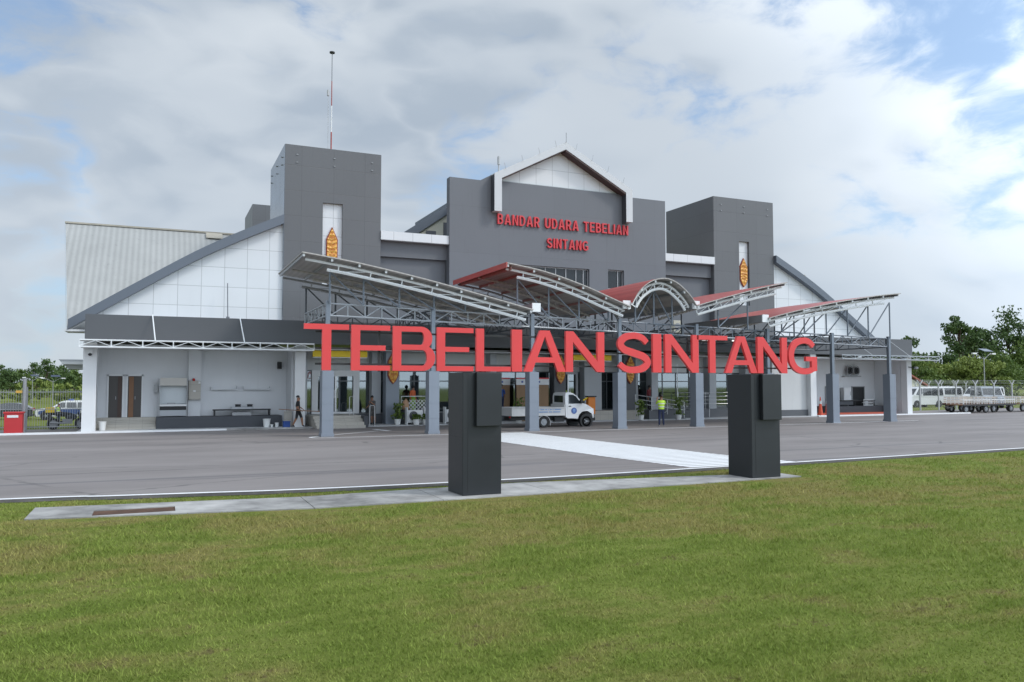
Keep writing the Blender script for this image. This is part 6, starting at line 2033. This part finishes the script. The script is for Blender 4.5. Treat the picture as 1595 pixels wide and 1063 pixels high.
# dark planter and counter by the second column
dc = thing('dark_counter', (12.6, 43.2, 0.05), 'dark low counter between the shield pillar and the cooling unit', 'counter')
box(12.5, 13.0, 43.0, 43.5, 0.05, 0.80).build('body', M_DARK, dc, bevel=0.01)
box(12.46, 13.04, 42.96, 43.54, 0.805, 0.85).build('top', M_BLACK, dc)
bsk = thing('woven_sack', (12.75, 43.2, 0.85), 'tan sack standing on the dark counter', 'sack')
MB().tube([(12.72, 43.2, 0.85), (12.72, 43.2, 1.1), (12.74, 43.2, 1.32), (12.75, 43.2, 1.42)], [0.20, 0.21, 0.15, 0.05], 12).build('bag', mat('tan_sack', (0.45, 0.28, 0.17), 0.8, 0, 0.15, 4), bsk, smooth=True)
MB().tube([(12.75, 43.2, 1.40), (12.76, 43.2, 1.47)], [0.05, 0.08], 8).build('tie', M_BROWN, bsk)

# ------------------------------------------------------------------ plants and trees
LEAF_A = leaf_mat('leaf_dark', (0.042, 0.080, 0.028), (0.130, 0.195, 0.062))
LEAF_B = leaf_mat('leaf_mid', (0.065, 0.115, 0.026), (0.180, 0.245, 0.060))
LEAF_C = leaf_mat('leaf_light', (0.125, 0.180, 0.040), (0.280, 0.330, 0.090))


def leaves(pts, tone, size, seed, m, parent, name='crown'):
    """leaf-sized faces at the given points"""
    g = np.random.default_rng(seed)
    n = len(pts)
    sz = size * (0.6 + 0.8 * g.random(n))
    u = g.normal(size=(n, 3)); u /= np.linalg.norm(u, axis=1)[:, None]
    t = g.normal(size=(n, 3)); t[:, 2] *= 0.6
    v = np.cross(u, t); v /= np.linalg.norm(v, axis=1)[:, None] + 1e-9
    w = np.cross(u, v)
    co = np.empty((n, 4, 3), np.float32)
    co[:, 0] = pts - v * sz[:, None] * 0.5
    co[:, 1] = pts + w * sz[:, None] * 0.32
    co[:, 2] = pts + v * sz[:, None] * 0.6
    co[:, 3] = pts - w * sz[:, None] * 0.32
    me = bpy.data.meshes.new(name)
    me.vertices.add(n * 4)
    me.vertices.foreach_set('co', co.ravel())
    me.loops.add(n * 4)
    me.loops.foreach_set('vertex_index', np.arange(n * 4, dtype=np.int32))
    me.polygons.add(n)
    me.polygons.foreach_set('loop_start', np.arange(n, dtype=np.int32) * 4)
    me.attributes.new('tone', 'FLOAT', 'POINT').data.foreach_set('value', np.repeat(tone, 4).astype(np.float32))
    me.materials.append(m)
    me.update()
    o = bpy.data.objects.new(name, me)
    col.objects.link(o)
    o.parent = parent
    return o


def tree(name, loc, h, cw, base, nclump, nleaf, leaf, seed, m, label, group, spread=0.5, open_=0.0):
    """trunk with limbs and leaf clumps: h height, cw crown width, base the crown's lowest height"""
    g = np.random.default_rng(seed)
    root = thing(name, loc, label, 'tree' if name != 'shrub' else 'shrub', group, local=True)
    cz = (base + h) / 2
    rz_, rx_ = (h - base) / 2, cw / 2
    cl = []
    while len(cl) < nclump:
        p = g.uniform(-1, 1, 3)
        q = np.linalg.norm(p)
        if q > 1 or q < 0.25: continue
        taper = 1.0 - 0.35 * max(p[2], 0)
        cl.append((p[0] * rx_ * taper, p[1] * rx_ * taper, cz + p[2] * rz_))
    cl = np.array(cl)
    cr = (0.16 + 0.20 * g.random(nclump)) * min(cw, h - base) * spread * 1.6
    pts, tn = [], []
    for c, r_ in zip(cl, cr):
        k = max(20, int(nleaf / nclump))
        d = g.normal(size=(k, 3)); d /= np.linalg.norm(d, axis=1)[:, None]
        rr_ = r_ * g.random(k) ** 0.45
        p = c + d * rr_[:, None] * np.array([1.15, 1.15, 0.75])
        pts.append(p)
        tn.append(np.clip(g.normal(0.42, 0.2, k) + g.normal(0, 0.12), 0, 1))
    pts = np.concatenate(pts); tn = np.concatenate(tn)
    keep = pts[:, 2] > 0.05
    tr_h = h * 0.86
    r0 = max(0.02, h * 0.018)
    tb_ = MB()
    sway = [(g.normal(0, 0.012) * h, g.normal(0, 0.012) * h) for _ in range(5)]
    tb_.tube([(0, 0, 0), (sway[1][0], sway[1][1], tr_h * 0.3), (sway[2][0], sway[2][1], tr_h * 0.6), (sway[3][0], sway[3][1], tr_h)], [r0, r0 * 0.8, r0 * 0.55, r0 * 0.15], 8)
    for i in range(0, nclump, max(1, nclump // 14)):
        c = cl[i]
        zb = max(base * 0.75, min(c[2] * 0.72, tr_h * 0.9))
        tb_.tube([(0, 0, zb), (c[0] * 0.5, c[1] * 0.5, (zb + c[2]) / 2 + 0.02 * h), tuple(c)], [r0 * 0.4, r0 * 0.25, r0 * 0.08], 5)
    tb_.build('trunk', M_BARK, root)
    leaves(pts[keep], tn[keep], leaf, seed + 1, m, root)
    return root


# potted plants along the entrance
for i, (x, y, lab, hh) in enumerate(((12.15, 42.75, 'tall potted plant in white pot before the left shield pillar', 0.85), (13.0, 42.05, 'small white pot under the left cooling unit, nearer the pillar', 0.28),
                                     (13.55, 42.05, 'small white pot under the left cooling unit, nearer the column', 0.28), (15.5, 42.0, 'white pot with low plant between second column and pedestal', 0.3),
                                     (18.95, 41.6, 'slim potted plant with variegated leaves below the person in blue', 1.15), (27.45, 42.0, 'potted leafy plant in white pot at the foot of the ramp rail', 0.95), (30.05, 41.7, 'tall potted plant in white pot at the thin white pole', 1.1))):
    b_ = bucket((x, y, 0.05), 0.18, 0.30, M_POT, 'potted_plant', lab, 'potted plant', 'potted plants before the entrance')
    g = np.random.default_rng(40 + i)
    n = 160 if hh > 0.5 else 60
    p = np.stack([g.normal(0, 0.13, n), g.normal(0, 0.13, n), 0.3 + g.random(n) * hh], 1)
    leaves(p, g.random(n), 0.17, 50 + i, LEAF_B, b_, 'foliage')
    MB().tube([(0, 0, 0.1), (0.02, 0, 0.3 + hh * 0.8)], 0.015, 5).build('stem', M_BARK, b_)

TL = 'trees in the far treeline on the left'
protos = [tree('broadleaf_tree', (-25, 232, -0.95), 12.5, 10, 2.0, 26, 2200, 0.75, 11, LEAF_A, 'green tree in the far treeline at the left', TL),
          tree('broadleaf_tree', (-15, 226, -0.95), 10.5, 11, 1.5, 24, 2200, 0.75, 12, LEAF_B, 'green tree in the far treeline at the left', TL),
          tree('broadleaf_tree', (-20, 240, -0.95), 14.0, 9, 3.0, 22, 2000, 0.75, 13, LEAF_A, 'green tree in the far treeline at the left', TL)]
for i in range(30):
    x = -66 + i * 2.2 + rng.uniform(-1.5, 1.5)
    dup(protos[i % 3], (x, rng.uniform(205, 255), -0.95), rng.uniform(0, 6.28), None, rng.uniform(0.42, 0.64))
for o in protos: o.scale = (0.5, 0.5, 0.5)
SL = 'low scrub before the left treeline'
sp_ = tree('shrub', (-20, 168, 0), 3.0, 9, 0.2, 14, 1100, 0.55, 21, LEAF_C, 'pale green scrub bush before the left treeline', SL)
for i in range(12):
    dup(sp_, (-46 + i * 3.7 + rng.uniform(-1, 1), rng.uniform(150, 190), -0.95), rng.uniform(0, 6.28), None, rng.uniform(0.7, 1.1))

tree('tall_tree', (150.5, 112, 0), 17.0, 6.5, 7.0, 22, 1700, 0.60, 31, LEAF_A, 'tall airy tree with open crown, left of the lamp on the right', None, 0.40)
tree('tall_tree', (171.5, 116, 0), 17.9, 11, 5.0, 34, 3600, 0.62, 32, LEAF_A, 'tallest dense dark tree at the right edge of the picture', None, 0.48)
tree('tall_tree', (163.5, 118, 0), 14.8, 9, 4.0, 28, 3000, 0.62, 33, LEAF_A, 'dark tree between the airy tree and the tallest tree', None, 0.5)
tree('tall_tree', (163.5, 106, 0), 10.6, 11, 2.5, 30, 3400, 0.55, 34, LEAF_B, 'rounded mid green tree in front of the tallest trees', None, 0.5)
tree('tall_tree', (186, 118, 0), 15.5, 12, 3.5, 32, 3000, 0.65, 35, LEAF_A, 'dark tree cut by the right picture edge', None, 0.5)
tree('tall_tree', (136.5, 112, 0), 11.6, 7, 3.5, 20, 1900, 0.6, 36, LEAF_A, 'dark tree rising just right of the terminal end', None, 0.46)
tree('tall_tree', (128.0, 108, 0), 10.2, 8, 3.0, 20, 1900, 0.6, 37, LEAF_B, 'leafy tree half hidden behind the right end of the terminal', None, 0.46)
tree('tall_tree', (143.5, 110, 0), 9.0, 7, 2.0, 20, 1900, 0.6, 38, LEAF_A, 'low dark tree at the foot of the airy tree', None, 0.48)
SR = 'bushes in the green bank behind the vans'
hp = [tree('shrub', (120, 86, 0), 6.6, 9.0, 0.2, 30, 3400, 0.42, 41, LEAF_C, 'yellow green bush in the bank behind the vans', SR), tree('shrub', (126, 88, 0), 7.2, 9.0, 0.2, 30, 3400, 0.42, 42, LEAF_B, 'mid green bush in the bank behind the vans', SR)]
for i in range(20):
    o = hp[i % 2]
    dup(o, (100 + i * 3.4 + rng.uniform(-1.5, 1.5), rng.uniform(84, 100), 0), rng.uniform(0, 6.28), None, rng.uniform(0.66, 0.92))
hs = thing('small_house', (94.5, 80, 0), 'small pale house with red roof just right of the terminal', 'house')
MB().prism([[(90, 0), (97.5, 0), (97.5, 1.9), (93.7, 3.5), (90, 1.9)]], 78, 84).build('wall', M_CREAM, hs)
MB().prism([[(89.4, 1.75), (93.7, 3.75), (98.1, 1.75), (98.1, 1.95), (93.7, 3.95), (89.4, 1.95)]], 77.6, 84.4).build('roof', mat('red_tile', (0.30, 0.10, 0.075), 0.7, 0, 0.2, 2), hs)
box(95.5, 96.4, 77.95, 77.99, 0.7, 1.5).build('window', M_CARGLASS, hs)

# motorcycle parked inside the left fence
mc = thing('motorcycle', (-4.1, 46.2, 0.0), 'dark motorcycle with a yellow box parked inside the fence beside the leftmost post', 'motorcycle', local=True, rz=0.25)
for x in (-0.62, 0.62):
    wheel(mc, x, 0, 0.29, 0.10, -1, M_GREYSTEEL)
MB().tube([(-0.62, 0, 0.29), (-0.15, 0, 0.42), (0.25, 0, 0.45), (0.48, 0, 0.85), (0.62, 0, 0.29)], 0.045, 8).build('frame', M_BLACK, mc)
MB().tube([(-0.75, 0, 0.80), (-0.4, 0, 0.78), (0.0, 0, 0.74), (0.2, 0, 0.76)], [0.06, 0.12, 0.12, 0.05], 10).build('seat', M_BLACK, mc)
MB().ball((0.18, 0, 0.62), 0.28, 0.15, 0.17).build('tank', M_CARDARK, mc)
MB().box(-0.2, 0.22, -0.14, 0.14, 0.28, 0.52).build('engine', M_GREYSTEEL, mc)
MB().tube([(0.46, -0.34, 1.02), (0.52, -0.1, 0.98), (0.52, 0.1, 0.98), (0.46, 0.34, 1.02)], 0.022, 6).build('handlebar', M_BLACK, mc)
MB().cyl((0.62, 0, 0.88), (1, 0, 0), 0.09, 0.1, 12).build('headlight', M_LAMP, mc)
box(-0.95, -0.6, -0.17, 0.17, 0.86, 1.12).build('top_box', M_YELLOW, mc)
MB().tube([(-0.1, -0.16, 0.3), (-0.8, -0.18, 0.36)], 0.045, 8).build('exhaust', M_GREYSTEEL, mc)
